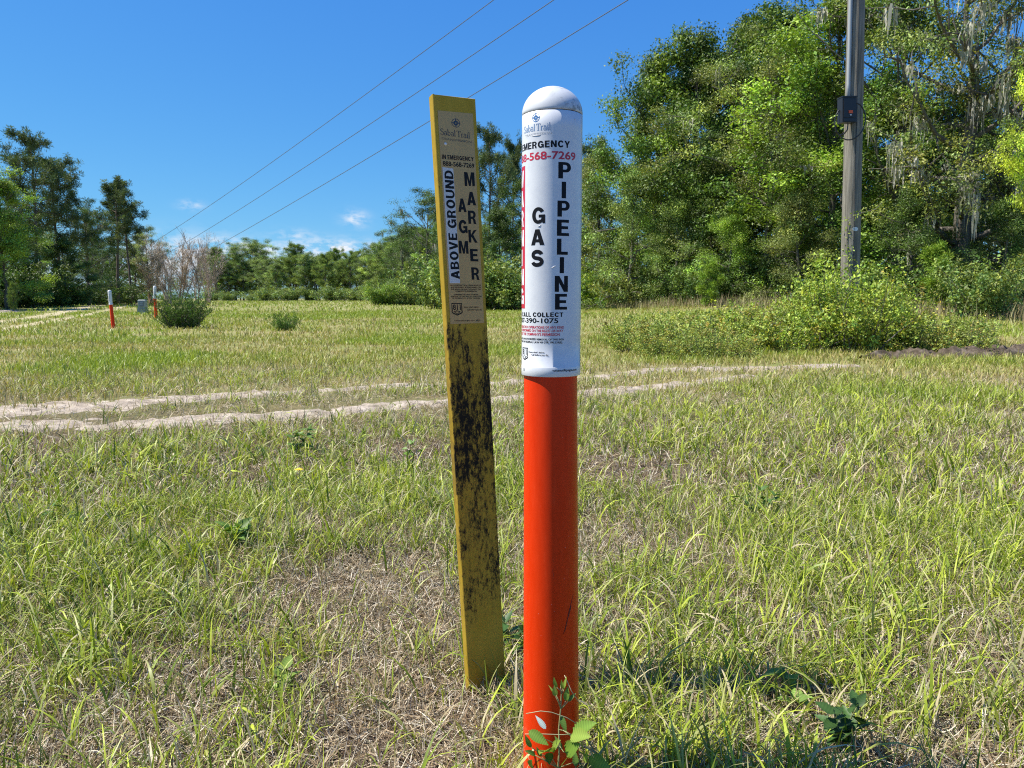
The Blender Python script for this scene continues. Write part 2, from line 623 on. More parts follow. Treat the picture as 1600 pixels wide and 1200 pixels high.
def near_green(rng):
    VV, FF, CC, base = [], [], [], 0
    for (n, d0, d1, pw, segs, per, wmul) in ((12300, 1.0, 4.2, 0.9, 5, 11, 1.0), (15700, 4.2, 11.0, 0.35, 4, 10, 1.5)):
        cx, cy = fan(n, d0, d1, pw, rng)
        v = lushness(cx, cy)
        rd = rut_dist(cx, cy)
        v = v - 0.5 * (rd < 0.02) * (rng.random(n) < 0.72)
        keep = rng.random(n) < np.clip((v - 0.15) * 2.7, 0.26, 1.0) * (1 - 0.75 * np.exp(-np.maximum(rd, 0) / 0.45))
        cx, cy, v = cx[keep], cy[keep], v[keep]
        cnt = np.maximum(2, rng.poisson(per * np.clip(v + 0.45, 0.4, 1.3)))
        idx = np.repeat(np.arange(len(cx)), cnt)
        m = len(idx)
        sg = rng.uniform(0.012, 0.05, len(cx))[idx]
        x = cx[idx] + rng.normal(0, 1, m) * sg
        y = cy[idx] + rng.normal(0, 1, m) * sg
        z = gz(x, y) - 0.004
        hgt = rng.uniform(0.6, 1.25, len(cx))[idx]
        ln = rng.gamma(4.5, 0.0245, m) * hgt * np.clip(0.7 + 0.5 * v[idx], 0.6, 1.1)
        ln = np.clip(ln, 0.03, 0.23)
        wd = rng.uniform(0.0022, 0.0052, m) * wmul * np.clip(ln / 0.12, 0.6, 1.3)
        broad = (rng.random(len(cx)) < 0.3)[idx]
        wd = np.where(broad, wd * 1.5, wd)
        az = rng.uniform(0, 2 * math.pi, m)
        th0 = np.abs(rng.normal(0.28, 0.22, m))
        th1 = rng.gamma(2.2, 0.5, m) * np.clip(ln / 0.11, 0.5, 1.6)
        tone = np.clip(rng.normal(0.60, 0.30, len(cx))[idx] + rng.normal(0, 0.16, m) + 0.10 * sstep(0.2, 3, x), 0, 1)
        c = lerp(G_DEEP, G_MID, np.clip(tone * 2, 0, 1))
        c = c * (1 - np.clip(tone * 2 - 1, 0, 1)[:, None]) + np.asarray(G_LIME) * np.clip(tone * 2 - 1, 0, 1)[:, None]
        dry = (rng.random(m) < 0.12 + 0.4 * np.exp(-np.maximum(rd[keep][idx], 0) / 0.5))
        c = np.where(dry[:, None], np.asarray(G_STRAW) * rng.uniform(0.7, 1.1, m)[:, None], c)
        tipdry = (rng.random(m) < 0.3)[:, None]
        tip = np.where(tipdry, c * 0.4 + np.asarray(G_STRAW) * 0.6, c * 1.12)
        V, F, Cc = blades(x, y, z, ln, wd, az, th0, th1, segs, c * 0.95, tip, rng)
        VV.append(V), FF.append(F + base), CC.append(Cc)
        base += len(V)
    return np.concatenate(VV), np.concatenate(FF), np.concatenate(CC)


V, F, Cc = near_green(np.random.default_rng(101))
o = link('grass', np_mesh('grass', V, [F], Cc, True), M_GRASS)
tag(o, 'green grass blades in patchy tufts across the near field', 'grass', kind='stuff')


def thatch(rng):
    VV, FF, CC, base = [], [], [], 0
    for (n, d0, d1, pw, ln0, ln1, wm, segs) in ((259000, 1.0, 4.0, 0.55, 0.022, 0.085, 1.4, 3), (205000, 4.0, 12.0, 0.2, 0.04, 0.12, 2.4, 2)):
        x, y = fan(n, d0, d1, pw, rng)
        rd = rut_dist(x, y)
        k = (rd > 0.0) | (rng.random(n) < 0.25)
        k &= rng.random(n) < 0.35 + 1.2 * fbm(x * 3, y * 3, 41, 3)
        x, y = x[k], y[k]
        m = len(x)
        z = gz(x, y) + rng.uniform(-0.002, 0.022, m)
        ln = rng.uniform(ln0, ln1, m)
        wd = rng.uniform(0.0011, 0.0028, m) * wm
        az = rng.uniform(0, 2 * math.pi, m)
        th0 = np.clip(rng.normal(1.2, 0.45, m), 0.1, 1.75)
        th1 = rng.normal(0.2, 0.8, m)
        t = rng.random(m)
        c = lerp((0.25, 0.165, 0.09), (0.55, 0.44, 0.28), t)
        pale = rng.random(m) < 0.34
        c = np.where(pale[:, None], np.array([0.70, 0.62, 0.47]) * rng.uniform(0.8, 1.05, m)[:, None], c)
        dark = rng.random(m) < 0.30
        c = np.where(dark[:, None], c * 0.45, c)
        V, F, Cc = blades(x, y, z, ln, wd, az, th0, th1, segs, c, c, rng, 1.2)
        VV.append(V), FF.append(F + base), CC.append(Cc)
        base += len(V)
    return np.concatenate(VV), np.concatenate(FF), np.concatenate(CC)


V, F, Cc = thatch(np.random.default_rng(202))
o = link('dry_thatch', np_mesh('dry_thatch', V, [F], Cc, True), M_STRAW)
tag(o, 'matted dead straw lying on the soil between the tufts', 'dead grass', kind='stuff')


def far_grass(rng):
    VV, FF, CC, base = [], [], [], 0
    for (n, d0, d1, pw, l0, l1, w0, segs) in ((150000, 8.5, 22.0, 0.1, 0.05, 0.15, 0.011, 3), (110000, 22.0, 60.0, 0.1, 0.08, 0.2, 0.028, 2), (50000, 60.0, 190.0, 0.1, 0.12, 0.3, 0.08, 2)):
        n = int(n * 1.2)
        x, y = fan(n, d0, d1, pw, rng, R(55))
        v = fbm(x * 0.32, y * 0.32, 57, 4) * 0.75 + fbm(x * 1.7, y * 1.7, 63, 2) * 0.35
        rd = rut_dist(x, y)
        k = (rd > 0.0) | (rng.random(n) < (0.42 if d0 < 10 else 0.12))
        k &= rng.random(n) < np.clip((v - 0.2) * 2.2, 0.25, 1) * (1 - 0.7 * np.exp(-np.maximum(rd, 0) / 0.6) * (d0 < 10))
        x, y, v = x[k], y[k], v[k]
        m = len(x)
        d = np.hypot(x, y)
        z = gz(x, y) - 0.01
        ln = rng.uniform(l0, l1, m) * np.clip(0.6 + v, 0.6, 1.3)
        wd = w0 * rng.uniform(0.6, 1.3, m) * np.sqrt(d / d0)
        az = rng.uniform(0, 2 * math.pi, m)
        th0 = np.abs(rng.normal(0.3, 0.25, m))
        th1 = np.abs(rng.normal(0.6, 0.5, m))
        green = np.clip((v - 0.38) * 3.2 + rng.normal(0, 0.28, m) + 0.25 * sstep(30, 60, d) - 0.9 * np.exp(-np.maximum(rd[k], 0) / 0.7) * (d0 < 10), 0, 1)
        c = lerp((0.37, 0.29, 0.115), (0.235, 0.31, 0.028), green)
        lime = rng.random(m) < 0.25
        c = np.where(lime[:, None], c * 0.5 + np.array([0.34, 0.40, 0.09]) * 0.5, c)
        c = c * rng.uniform(0.75, 1.2, m)[:, None]
        V, F, Cc = blades(x, y, z, ln, wd, az, th0, th1, segs, c, c * 1.1, rng)
        VV.append(V), FF.append(F + base), CC.append(Cc)
        base += len(V)
    return np.concatenate(VV), np.concatenate(FF), np.concatenate(CC)


V, F, Cc = far_grass(np.random.default_rng(303))
o = link('field_grass', np_mesh('field_grass', V, [F], Cc, True), M_GRASS)
tag(o, 'short yellow green grass of the field beyond the sandy track', 'grass', kind='stuff')


def tall_dry(rng):
    n = 16000
    px = rng.uniform(900, 1760, n)
    d = np.interp(px, [900, 1000, 1200, 1400, 1760], [66, 50, 41, 36, 30]) + rng.normal(0, 1.6, n) - np.abs(rng.normal(0, 2.5, n))
    x = (px - 800) / FPX * d
    k = rng.random(n) < 0.15 + 1.3 * fbm(x * 0.5, d * 0.5, 77, 3)
    x, d = x[k], d[k]
    m = len(x)
    ln = rng.gamma(6, 0.075, m)
    c = lerp((0.34, 0.26, 0.15), (0.30, 0.32, 0.12), np.clip(rng.normal(0.35, 0.35, m), 0, 1)) * rng.uniform(0.7, 1.15, m)[:, None]
    return blades(x, d, gz(x, d), ln, rng.uniform(0.015, 0.04, m), rng.uniform(0, 6.28, m), np.abs(rng.normal(0.1, 0.15, m)), np.abs(rng.normal(0.3, 0.3, m)), 2, c, c, rng)


V, F, Cc = tall_dry(np.random.default_rng(304))
o = link('dry_grass', np_mesh('dry_grass', V, [F], Cc, True), M_STRAW)
tag(o, 'tall pinkish dry grass along the foot of the woods', 'dry grass', kind='stuff')


# ------------------------------------------------------------------ trees and shrubs
def leaves(mb, cen, size, nrm, aspect, tone, rng, fold=0.0, point=None):
    n = len(cen)
    nrm = norm(nrm)
    r = norm(rng.normal(0, 1, (n, 3)) if point is None else point + rng.normal(0, 0.25, (n, 3)))
    a = norm(r - nrm * (r * nrm).sum(1, keepdims=True))
    b = np.cross(nrm, a)
    Ls = (size / 2)[:, None]
    Ws = Ls * aspect
    v = np.stack([cen - a * Ls, cen + b * Ws + a * Ls * 0.1 + nrm * Ws * fold, cen + a * Ls, cen - b * Ws + a * Ls * 0.1 + nrm * Ws * fold], 1)
    f = np.arange(n)[:, None] * 4 + np.arange(4)[None]
    c = np.repeat(tone[:, None], 4, 1).reshape(-1, 3)
    mb.add(v.reshape(-1, 3), f, None, c)


def limb(rng, p0, d0, length, n=6, wander=0.25, up=0.1):
    p = np.array(p0, float)
    d = np.array(d0, float)
    d /= np.linalg.norm(d)
    out = [p.copy()]
    for i in range(n):
        d = d + rng.normal(0, wander, 3) + np.array([0, 0, up])
        d /= np.linalg.norm(d)
        p = p + d * length / n
        out.append(p.copy())
    return np.array(out)


def tones(rng, n_clump, idx, var=0.42, leafvar=0.25, yellow=0.13):
    ct = np.exp(rng.normal(0, var, n_clump))[idx]
    lt = np.exp(rng.normal(0, leafvar, len(idx)))
    hue = np.clip(rng.normal(0, yellow, n_clump)[idx] + rng.normal(0, yellow * 0.6, len(idx)), -0.3, 0.5)
    t = np.stack([ct * lt * (1 + hue), ct * lt * (1 + 0.35 * hue), ct * lt * (1 - 0.4 * hue)], -1)
    return t


def broadleaf(seed, H=16.0, Rr=5.0, low=0.12, n_limbs=16, clump_leaves=130, leaf=0.15, crad=0.75, shape='round', moss=0, lean=(0, 0), aspect=0.55, bare=0.0, sub=5, trunk_r=0.28):
    rng = np.random.default_rng(seed)
    wood, crown, mossm = MB(), MB(), MB()
    n = 12
    t = np.linspace(0, 1, n)
    base = np.stack([lean[0] * t * H + np.cumsum(rng.normal(0, 0.10, n)), lean[1] * t * H + np.cumsum(rng.normal(0, 0.10, n)), t * H * 0.93], -1)
    base -= base[0]
    base[0, 2] = -0.3
    rad = trunk_r * (1 - t) ** 0.8 + 0.03
    rad[0] *= 1.35
    wood.tube(base, rad, 8)
    cl, clr, mp = [], [], []
    ga = rng.uniform(0, 6.28)
    for k in range(n_limbs):
        f = low + (0.97 - low) * (k + rng.random() * 0.8) / n_limbs
        i = min(n - 2, int(f * (n - 1)))
        p0 = base[i] + (base[i + 1] - base[i]) * (f * (n - 1) - i)
        ga += 2.4 + rng.normal(0, 0.35)
        if shape == 'round':
            prof = math.sin(math.pi * min(1, (f * 0.82 + 0.16))) ** 0.7
        elif shape == 'cone':
            prof = 1.15 * (1 - f) ** 0.8 + 0.12
        else:
            prof = 0.75 + 0.5 * f if f < 0.75 else 1.9 * (1.05 - f) + 0.35
        ln = Rr * prof * rng.uniform(0.75, 1.2)
        el = -0.1 + 1.0 * f + rng.normal(0, 0.12)
        d = [math.cos(ga) * math.cos(el), math.sin(ga) * math.cos(el), math.sin(el)]
        P = limb(rng, p0, d, ln, 7, 0.16, 0.03 + 0.05 * f)
        r0 = max(0.035, trunk_r * 0.42 * (1 - f) ** 0.6 + 0.02)
        wood.tube(P, np.linspace(r0, 0.015, len(P)), 5)
        isbare = rng.random() < bare
        for s in range(sub):
            j = rng.integers(2, len(P))
            dd = norm(P[j] - P[j - 1]) + rng.normal(0, 0.65, 3) + np.array([0, 0, 0.15])
            Q = limb(rng, P[j], dd, ln * rng.uniform(0.25, 0.5), 4, 0.22, 0.02)
            wood.tube(Q, np.linspace(r0 * 0.4, 0.008, len(Q)), 4)
            if isbare:
                for _ in range(3):
                    jj = rng.integers(1, len(Q))
                    Q2 = limb(rng, Q[jj], rng.normal(0, 1, 3), ln * 0.18, 3, 0.3, 0)
                    wood.tube(Q2, np.linspace(0.012, 0.005, 4), 3)
                if rng.random() < 0.6:
                    continue
            cl.append(Q[-1]), clr.append(rng.uniform(0.65, 1.15) * crad)
            cl.append(Q[2] + rng.normal(0, 0.15, 3)), clr.append(rng.uniform(0.5, 0.9) * crad)
            mp.append(Q[2]), mp.append(P[j])
        if not isbare:
            cl.append(P[-1]), clr.append(crad)
            cl.append(P[4]), clr.append(crad * 0.8)
    cl.append(base[-1]), clr.append(crad)
    cl, clr = np.array(cl), np.array(clr)
    cnt = rng.poisson(clump_leaves * (clr / crad) ** 2 * rng.uniform(0.35, 1.35, len(cl)))
    idx = np.repeat(np.arange(len(cl)), cnt)
    m = len(idx)
    u = norm(rng.normal(0, 1, (m, 3)))
    rr = rng.random(m) ** 0.5
    off = u * (rr * clr[idx])[:, None] * np.array([1.15, 1.15, 0.62]) + rng.normal(0, 0.10, (m, 3))
    cen = cl[idx] + off
    cen[:, 2] = np.maximum(cen[:, 2], 0.05)
    nr = u * 0.6 + np.array([0, 0, 0.55]) + rng.normal(0, 0.55, (m, 3))
    leaves(crown, cen, leaf * np.exp(rng.normal(0, 0.25, m)), nr, aspect, tones(rng, len(cl), idx), rng, 0.15)
    parts = {'trunk': (wood.mesh('tree_trunk', True), M_OAKBARK), 'crown': (crown.mesh('tree_crown'), M_LEAF)}
    if moss:
        for _ in range(moss):
            p = mp[rng.integers(len(mp))]
            if p[2] < 2:
                continue
            k = rng.integers(6, 16)
            full = 0.35 + 1.7 * rng.random() ** 2.2
            for _s in range(k):
                q = p + rng.normal(0, 0.16, 3) * [1, 1, 0.4]
                ll = full * rng.uniform(0.35, 1.0)
                z = np.linspace(0, -ll, 6)
                pts = np.stack([q[0] + np.cumsum(rng.normal(0, 0.025, 6)), q[1] + np.cumsum(rng.normal(0, 0.025, 6)), q[2] + z], -1)
                w = rng.uniform(0.025, 0.07) * np.array([0.6, 1, 1, 0.8, 0.5, 0.1])
                a = rng.uniform(0, 3.14)
                ww = np.stack([np.cos(a) * w, np.sin(a) * w, w * 0], -1) / 1.0
                v = np.stack([pts - ww, pts + ww], 1).reshape(-1, 3)
                mossm.add(v, [[2 * i, 2 * i + 1, 2 * i + 3, 2 * i + 2] for i in range(5)], None, np.exp(rng.normal(0, 0.2)) * np.ones(3))
        if mossm.n:
            parts['moss'] = (mossm.mesh('tree_moss', True), M_MOSS)
    return parts


def pine(seed, H=16.0, Rr=3.2, clear=0.55, n_limbs=22, tuft=0.34, per=62, trunk_r=0.17, stubs=6):
    rng = np.random.default_rng(seed)
    wood, crown = MB(), MB()
    n = 14
    t = np.linspace(0, 1, n)
    base = np.stack([np.cumsum(rng.normal(0, 0.05, n)), np.cumsum(rng.normal(0, 0.05, n)), t * H * 0.97], -1)
    base -= base[0]
    base[0, 2] = -0.3
    wood.tube(base, trunk_r * (1 - t) ** 0.7 + 0.025, 8)
    cl = []
    ga = 0
    for k in range(n_limbs + stubs):
        dead = k < stubs
        f = clear + (0.98 - clear) * (k - stubs + rng.random()) / n_limbs if not dead else rng.uniform(clear * 0.55, clear)
        i = min(n - 2, int(f * (n - 1)))
        p0 = base[i] + (base[i + 1] - base[i]) * (f * (n - 1) - i)
        ga += 2.4 + rng.normal(0, 0.5)
        g = (f - clear) / (1 - clear)
        ln = Rr * (math.sin(math.pi * (0.25 + 0.68 * max(g, 0))) ** 0.8) * rng.uniform(0.6, 1.25)
        if dead:
            ln *= 0.5
        el = rng.normal(0.05 + 0.55 * g, 0.2)
        P = limb(rng, p0, [math.cos(ga) * math.cos(el), math.sin(ga) * math.cos(el), math.sin(el)], ln, 6, 0.17, 0.06)
        wood.tube(P, np.linspace(0.05 * (1.1 - 0.5 * g), 0.012, len(P)), 5)
        if dead:
            continue
        cl.append(P[-1])
        for s in range(7):
            j = rng.integers(2, len(P))
            Q = limb(rng, P[j], norm(P[j] - P[j - 1]) + rng.normal(0, 0.7, 3) + [0, 0, 0.2], ln * rng.uniform(0.2, 0.42), 3, 0.2, 0.08)
            wood.tube(Q, np.linspace(0.02, 0.006, len(Q)), 3)
            cl.append(Q[-1])
            if rng.random() < 0.6:
                cl.append(Q[1])
    cl.append(base[-1])
    cl = np.array(cl)
    cnt = rng.poisson(per * rng.uniform(0.5, 1.3, len(cl)))
    idx = np.repeat(np.arange(len(cl)), cnt)
    m = len(idx)
    u = norm(rng.normal(0, 1, (m, 3)) + [0, 0, 0.35])
    cen = cl[idx] + u * (rng.random(m) ** 0.6 * tuft * 1.35)[:, None] + rng.normal(0, 0.05, (m, 3))
    nr = np.cross(u, rng.normal(0, 1, (m, 3)))
    leaves(crown, cen, tuft * rng.uniform(0.7, 1.2, m), nr, 0.17, tones(rng, len(cl), idx, 0.22, 0.15, 0.1), rng, 0, u)
    return {'trunk': (wood.mesh('pine_trunk', True), M_PINEBARK), 'crown': (crown.mesh('pine_crown'), M_NEEDLE)}


def shrub(seed, H=2.0, Rr=1.4, stems=26, per=210, leaf=0.06, aspect=0.5, upright=0.5, needle=False, yellow=0.22, dead=0.0):
    rng = np.random.default_rng(seed)
    wood, crown = MB(), MB()
    cl, cr = [], []
    for k in range(stems):
        a = rng.uniform(0, 6.28)
        r = math.sqrt(rng.random()) * Rr * 0.5
        p0 = [math.cos(a) * r, math.sin(a) * r, -0.05]
        tilt = rng.uniform(0, 1.0) * (1.0 - upright) + 0.1
        a2 = a + rng.normal(0, 0.5)
        ln = H * rng.uniform(0.55, 1.05) / max(0.5, math.cos(tilt) ** 0.5)
        P = limb(rng, p0, [math.cos(a2) * math.sin(tilt), math.sin(a2) * math.sin(tilt), math.cos(tilt)], ln, 8, 0.12, 0.0 if needle else -0.02)
        P[:, 2] = np.maximum(P[:, 2], -0.05 + 0.02 * np.arange(len(P)))
        wood.tube(P, np.linspace(0.016 * H / 2 + 0.004, 0.003, len(P)), 4)
        for j in range(1 if needle else 2, len(P)):
            for _ in range(1 if needle else 2):
                c = P[j] + rng.normal(0, 0.06 if needle else 0.10 * H / 2, 3) * (0.4 if needle else 1)
                cl.append(c)
                cr.append((0.10 if needle else 0.2) * H / 2 * rng.uniform(0.6, 1.4) + 0.03)
    cl, cr = np.array(cl), np.array(cr)
    tot = stems * per
    w = rng.uniform(0.3, 1.5, len(cl))
    cnt = rng.poisson(tot * w / w.sum())
    idx = np.repeat(np.arange(len(cl)), cnt)
    m = len(idx)
    u = norm(rng.normal(0, 1, (m, 3)))
    cen = cl[idx] + u * (rng.random(m) ** 0.5 * cr[idx])[:, None]
    cen[:, 2] = np.abs(cen[:, 2]) + 0.01
    if needle:
        pt = norm(u + np.array([0, 0, 1.0]))
        leaves(crown, cen, leaf * rng.uniform(0.7, 1.3, m), np.cross(pt, rng.normal(0, 1, (m, 3))), aspect, tones(rng, len(cl), idx, 0.25, 0.2, 0.1), rng, 0, pt)
    else:
        leaves(crown, cen, leaf * np.exp(rng.normal(0, 0.3, m)), u * 0.5 + rng.normal(0, 0.6, (m, 3)) + [0, 0, 0.45], aspect, tones(rng, len(cl), idx, 0.25, 0.2, yellow) * np.where((rng.random(len(cl)) < dead)[idx][:, None], [[1.25, 0.82, 0.95]], 1.0), rng, 0.2)
    return {'stems': (wood.mesh('shrub_stems'), M_OAKBARK), 'foliage': (crown.mesh('shrub_foliage'), M_NEEDLE if needle else M_LEAF)}


def bare_tree(seed, H=7.5, Rr=2.6, stems=7):
    rng = np.random.default_rng(seed)
    wood, tw = MB(), MB()
    for k in range(stems):
        a = rng.uniform(0, 6.28)
        t = rng.uniform(0.03, 0.38)
        P = limb(rng, [rng.normal(0, .25), rng.normal(0, .25), -0.1], [math.cos(a) * math.sin(t), math.sin(a) * math.sin(t), math.cos(t)], H * rng.uniform(0.7, 1.05), 9, 0.07, 0.03)
        wood.tube(P, np.linspace(0.075, 0.012, len(P)), 5)
        for s in range(22):
            j = rng.integers(2, len(P))
            Q = limb(rng, P[j], norm(P[j] - P[j - 1]) + rng.normal(0, 0.38, 3), H * rng.uniform(0.1, 0.28), 5, 0.12, 0.05)
            tw.tube(Q, np.linspace(0.022, 0.008, len(Q)), 3, np.exp(rng.normal(0, 0.2)) * np.ones(3))
            for s2 in range(10):
                jj = rng.integers(1, len(Q))
                Q2 = limb(rng, Q[jj], norm(Q[jj] - Q[jj - 1]) + rng.normal(0, 0.4, 3), H * rng.uniform(0.04, 0.13), 3, 0.15, 0.04)
                tw.tube(Q2, np.linspace(0.012, 0.006, len(Q2)), 3, np.exp(rng.normal(0, 0.25)) * np.ones(3))
    return {'trunk': (wood.mesh('bare_trunk', True), M_TWIG), 'twigs': (tw.mesh('bare_twigs', True), M_TWIG)}


ALIAS = {}


def plant(name, parts, x, y, s, rz, col, label, cat, group=None, sz=None, moss_col=(0.33, 0.32, 0.27)):
    root = empty(name, (x, y, float(gz(x, y))), rz)
    root.scale = (s, s, s if sz is None else sz)
    tag(root, label, cat, group)
    for k, (me, mat) in parts.items():
        c = link(k, me, mat, root)
        if k in ('crown', 'foliage'):
            c.color = (*col, 1)
        elif k == 'moss':
            c['kind'] = 'stuff'
            c.color = (*moss_col, 1)
        elif mat is M_TWIG:
            c.color = (*col, 1)
    return root


OAK1 = broadleaf(1, 16, 5.2, 0.16, 24, 400, 0.16, 1.0, sub=4)
OAK2 = broadleaf(2, 16, 6.2, 0.18, 24, 330, 0.14, 0.98, 'spread', 45, (0.03, 0), 0.5, 0.14, sub=4)
OAK3 = broadleaf(3, 16, 6.4, 0.12, 28, 200, 0.13, 0.88, 'spread', 190, (0.04, 0.0), 0.5, 0.10, trunk_r=0.42)
SLIM = broadleaf(4, 15, 4.0, 0.10, 25, 300, 0.145, 0.85, 'round', 0, (0.02, 0.02), 0.5, 0.05, trunk_r=0.15)
LIMETREE = broadleaf(44, 15, 3.6, 0.36, 22, 260, 0.13, 0.8, 'round', 0, (0.02, 0.02), 0.5, 0.0, trunk_r=0.13)
FEATHER = broadleaf(5, 9, 3.4, 0.04, 26, 210, 0.115, 0.7, 'cone', 0, (0, 0), 0.4, 0.03, trunk_r=0.12)
PINE1 = pine(6, 16, 3.9, 0.42, 32)
PINE2 = pine(7, 16, 3.1, 0.56, 25)
PINE3 = pine(8, 15, 3.2, 0.28, 36)
SHR1 = shrub(9, 2.4, 1.7, 40, 260, 0.11)
SHR2 = shrub(10, 2.0, 1.6, 34, 260, 0.10, 0.5, 0.35)
BRAM = shrub(11, 1.5, 1.3, 64, 230, 0.052, 0.55, 0.42, yellow=0.13, dead=0.08)
BRAM2 = shrub(12, 1.0, 1.5, 60, 170, 0.05, 0.55, 0.2, yellow=0.15, dead=0.12)
JUNI = shrub(13, 1.3, 1.0, 110, 130, 0.075, 0.22, 0.35, True)
LITTLE = shrub(14, 0.62, 0.5, 34, 110, 0.085, 0.14, 0.35, True)
SAPL = pine(15, 3.0, 0.75, 0.12, 16, 0.2, 40, 0.035, 0)
BARE1, BARE2 = bare_tree(16), bare_tree(17, 8.0, 2.0, 6)

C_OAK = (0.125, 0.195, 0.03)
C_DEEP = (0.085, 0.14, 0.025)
C_OLIVE = (0.19, 0.225, 0.055)
C_BRIGHT = (0.20, 0.30, 0.035)
C_LIME = (0.42, 0.50, 0.05)
C_PINE = (0.10, 0.135, 0.05)
C_FEATH = (0.20, 0.27, 0.06)
C_FAR = (0.19, 0.26, 0.06)


def put(name, parts, H0, px, d, top_py, rz, col, label, cat, group=None, wide=1.0, **kw):
    "height from where its top shows; wide scales the spread"
    x = xat(px, d)
    base = float(gz(x, d))
    a = ray(px, top_py)
    H = CAM_Z + a[2] / a[1] * d - base
    s = H / H0
    return plant(name, parts, x, d, s * wide, rz, col, label, cat, group, sz=s, **kw)


# --- right hand woods, front edge
T = 'tree'
put('oak_tree', OAK1, 16.3, 1018, 54, 96, 0.3, C_OAK, 'green oak whose shoulder is the left end of the tall right hand woods', T, wide=0.95)
put('oak_tree', OAK1, 16.3, 1078, 52, 56, 1.7, C_OAK, 'dense green oak whose rounded top stands clear of the right hand woods', T, wide=0.95)
put('oak_tree', OAK1, 16.3, 1148, 55, 46, 3.9, C_DEEP, 'dark oak with knobbly top next right of the rounded oak', T, wide=0.9)
put('oak_tree', OAK1, 16.3, 1212, 54, 20, 2.2, C_OAK, 'tall oak with knobbly top between the rounded oak and the utility pole', T)
put('oak_tree', OAK2, 15.5, 1195, 45, 120, 1.2, C_OLIVE, 'olive green mossy oak with pale bare limbs showing in its crown', T)
put('oak_tree', SLIM, 15.2, 1290, 42, -40, 0.4, C_BRIGHT, 'slim bright green tree rising past the top of the picture just behind the utility pole', T, wide=1.15)
put('oak_tree', OAK2, 15.5, 1395, 40, 20, 4.0, C_OAK, 'green oak immediately right of the utility pole with a notch of sky over it', T)
put('oak_tree', OAK3, 15.5, 1490, 36, -60, 2.6, C_OLIVE, 'big live oak hung with long grey moss right of the utility pole', T, moss_col=(0.42, 0.40, 0.33))
put('oak_tree', OAK3, 15.5, 1640, 37, -90, 0.2, C_OLIVE, 'moss hung live oak cut by the right edge of the picture', T, moss_col=(0.36, 0.35, 0.3))
put('young_tree', LIMETREE, 15.2, 1616, 25, 30, 3.0, C_LIME, 'yellow lime green young tree leaning into the picture at the right edge', T, wide=0.62)
put('willow_tree', FEATHER, 9.2, 985, 50, 255, 0.5, C_FEATH, 'feathery pale green tree at the left corner of the right hand woods', T, wide=0.85)
put('willow_tree', FEATHER, 9.2, 1055, 48, 300, 2.5, C_FEATH, 'feathery drooping tree below the rounded oak', T, wide=0.9)
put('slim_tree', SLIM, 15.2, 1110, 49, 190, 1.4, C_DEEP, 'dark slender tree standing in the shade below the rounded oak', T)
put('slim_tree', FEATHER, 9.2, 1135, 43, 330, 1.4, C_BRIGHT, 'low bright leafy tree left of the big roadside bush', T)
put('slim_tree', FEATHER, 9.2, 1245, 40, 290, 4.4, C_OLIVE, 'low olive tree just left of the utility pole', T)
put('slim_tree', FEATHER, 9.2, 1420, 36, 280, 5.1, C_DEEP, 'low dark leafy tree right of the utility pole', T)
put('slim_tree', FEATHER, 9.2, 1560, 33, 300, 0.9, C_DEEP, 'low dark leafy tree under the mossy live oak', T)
put('slim_tree', SLIM, 15.2, 935, 62, 222, 0.9, C_OLIVE, 'thin crowned tree beside the post, between pine and woods', T, wide=0.9)
# pines and oaks behind the posts
put('pine_tree', PINE1, 16.2, 764, 75, 205, 0.2, C_PINE, 'tall pine standing just right of the yellow marker', T, wide=0.75)
put('pine_tree', PINE3, 15.2, 803, 80, 222, 1.2, C_PINE, 'pointed pine between the yellow marker and the white post', T, wide=0.6)
put('pine_tree', PINE1, 16.2, 925, 78, 225, 2.2, C_PINE, 'pine just right of the white post top', T, wide=0.7)
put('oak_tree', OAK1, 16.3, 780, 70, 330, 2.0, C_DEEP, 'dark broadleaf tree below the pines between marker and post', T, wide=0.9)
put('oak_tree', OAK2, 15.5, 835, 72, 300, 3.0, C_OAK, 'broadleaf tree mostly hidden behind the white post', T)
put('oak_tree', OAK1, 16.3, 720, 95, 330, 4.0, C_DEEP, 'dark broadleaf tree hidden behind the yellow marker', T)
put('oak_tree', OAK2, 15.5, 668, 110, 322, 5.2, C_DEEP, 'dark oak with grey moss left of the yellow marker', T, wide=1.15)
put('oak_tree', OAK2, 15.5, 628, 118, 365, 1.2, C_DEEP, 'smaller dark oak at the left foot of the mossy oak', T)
put('slim_tree', SLIM, 15.2, 590, 122, 375, 2.2, C_FEATH, 'thin airy tree at the right end of the distant treeline', T, wide=1.1)
# left hand woods
put('oak_tree', OAK1, 16.3, -50, 58, 225, 1.0, C_BRIGHT, 'bright yellow green oak at the left edge of the picture', T)
put('oak_tree', SLIM, 15.2, 12, 60, 268, 2.0, C_BRIGHT, 'sunlit light green tree in front of the left hand pines', T, wide=1.1)
put('pine_tree', PINE1, 16.2, 62, 72, 212, 0.5, C_PINE, 'tallest pine of the left hand woods', T, wide=0.95)
put('pine_tree', PINE1, 16.2, 98, 76, 252, 3.5, C_PINE, 'broad dark pine second from the left', T, wide=1.05)
put('pine_tree', PINE2, 16.0, 186, 84, 283, 1.5, C_PINE, 'tall bare trunked pine standing alone right of the left hand woods', T, wide=1.15)
put('pine_tree', PINE2, 16.0, 206, 88, 312, 4.5, C_PINE, 'thinner pine close beside the bare trunked pine', T, wide=1.0)
put('oak_tree', OAK1, 16.3, 30, 68, 330, 3.3, C_DEEP, 'dark broadleaf tree below the tallest left hand pine', T)
put('oak_tree', OAK1, 16.3, 105, 72, 375, 4.4, C_DEEP, 'dark broadleaf tree below the broad left hand pine', T, wide=1.3)
put('oak_tree', OAK2, 15.5, 160, 90, 395, 0.8, C_DEEP, 'dark low tree behind the lone bare trunked pine', T, wide=1.5)
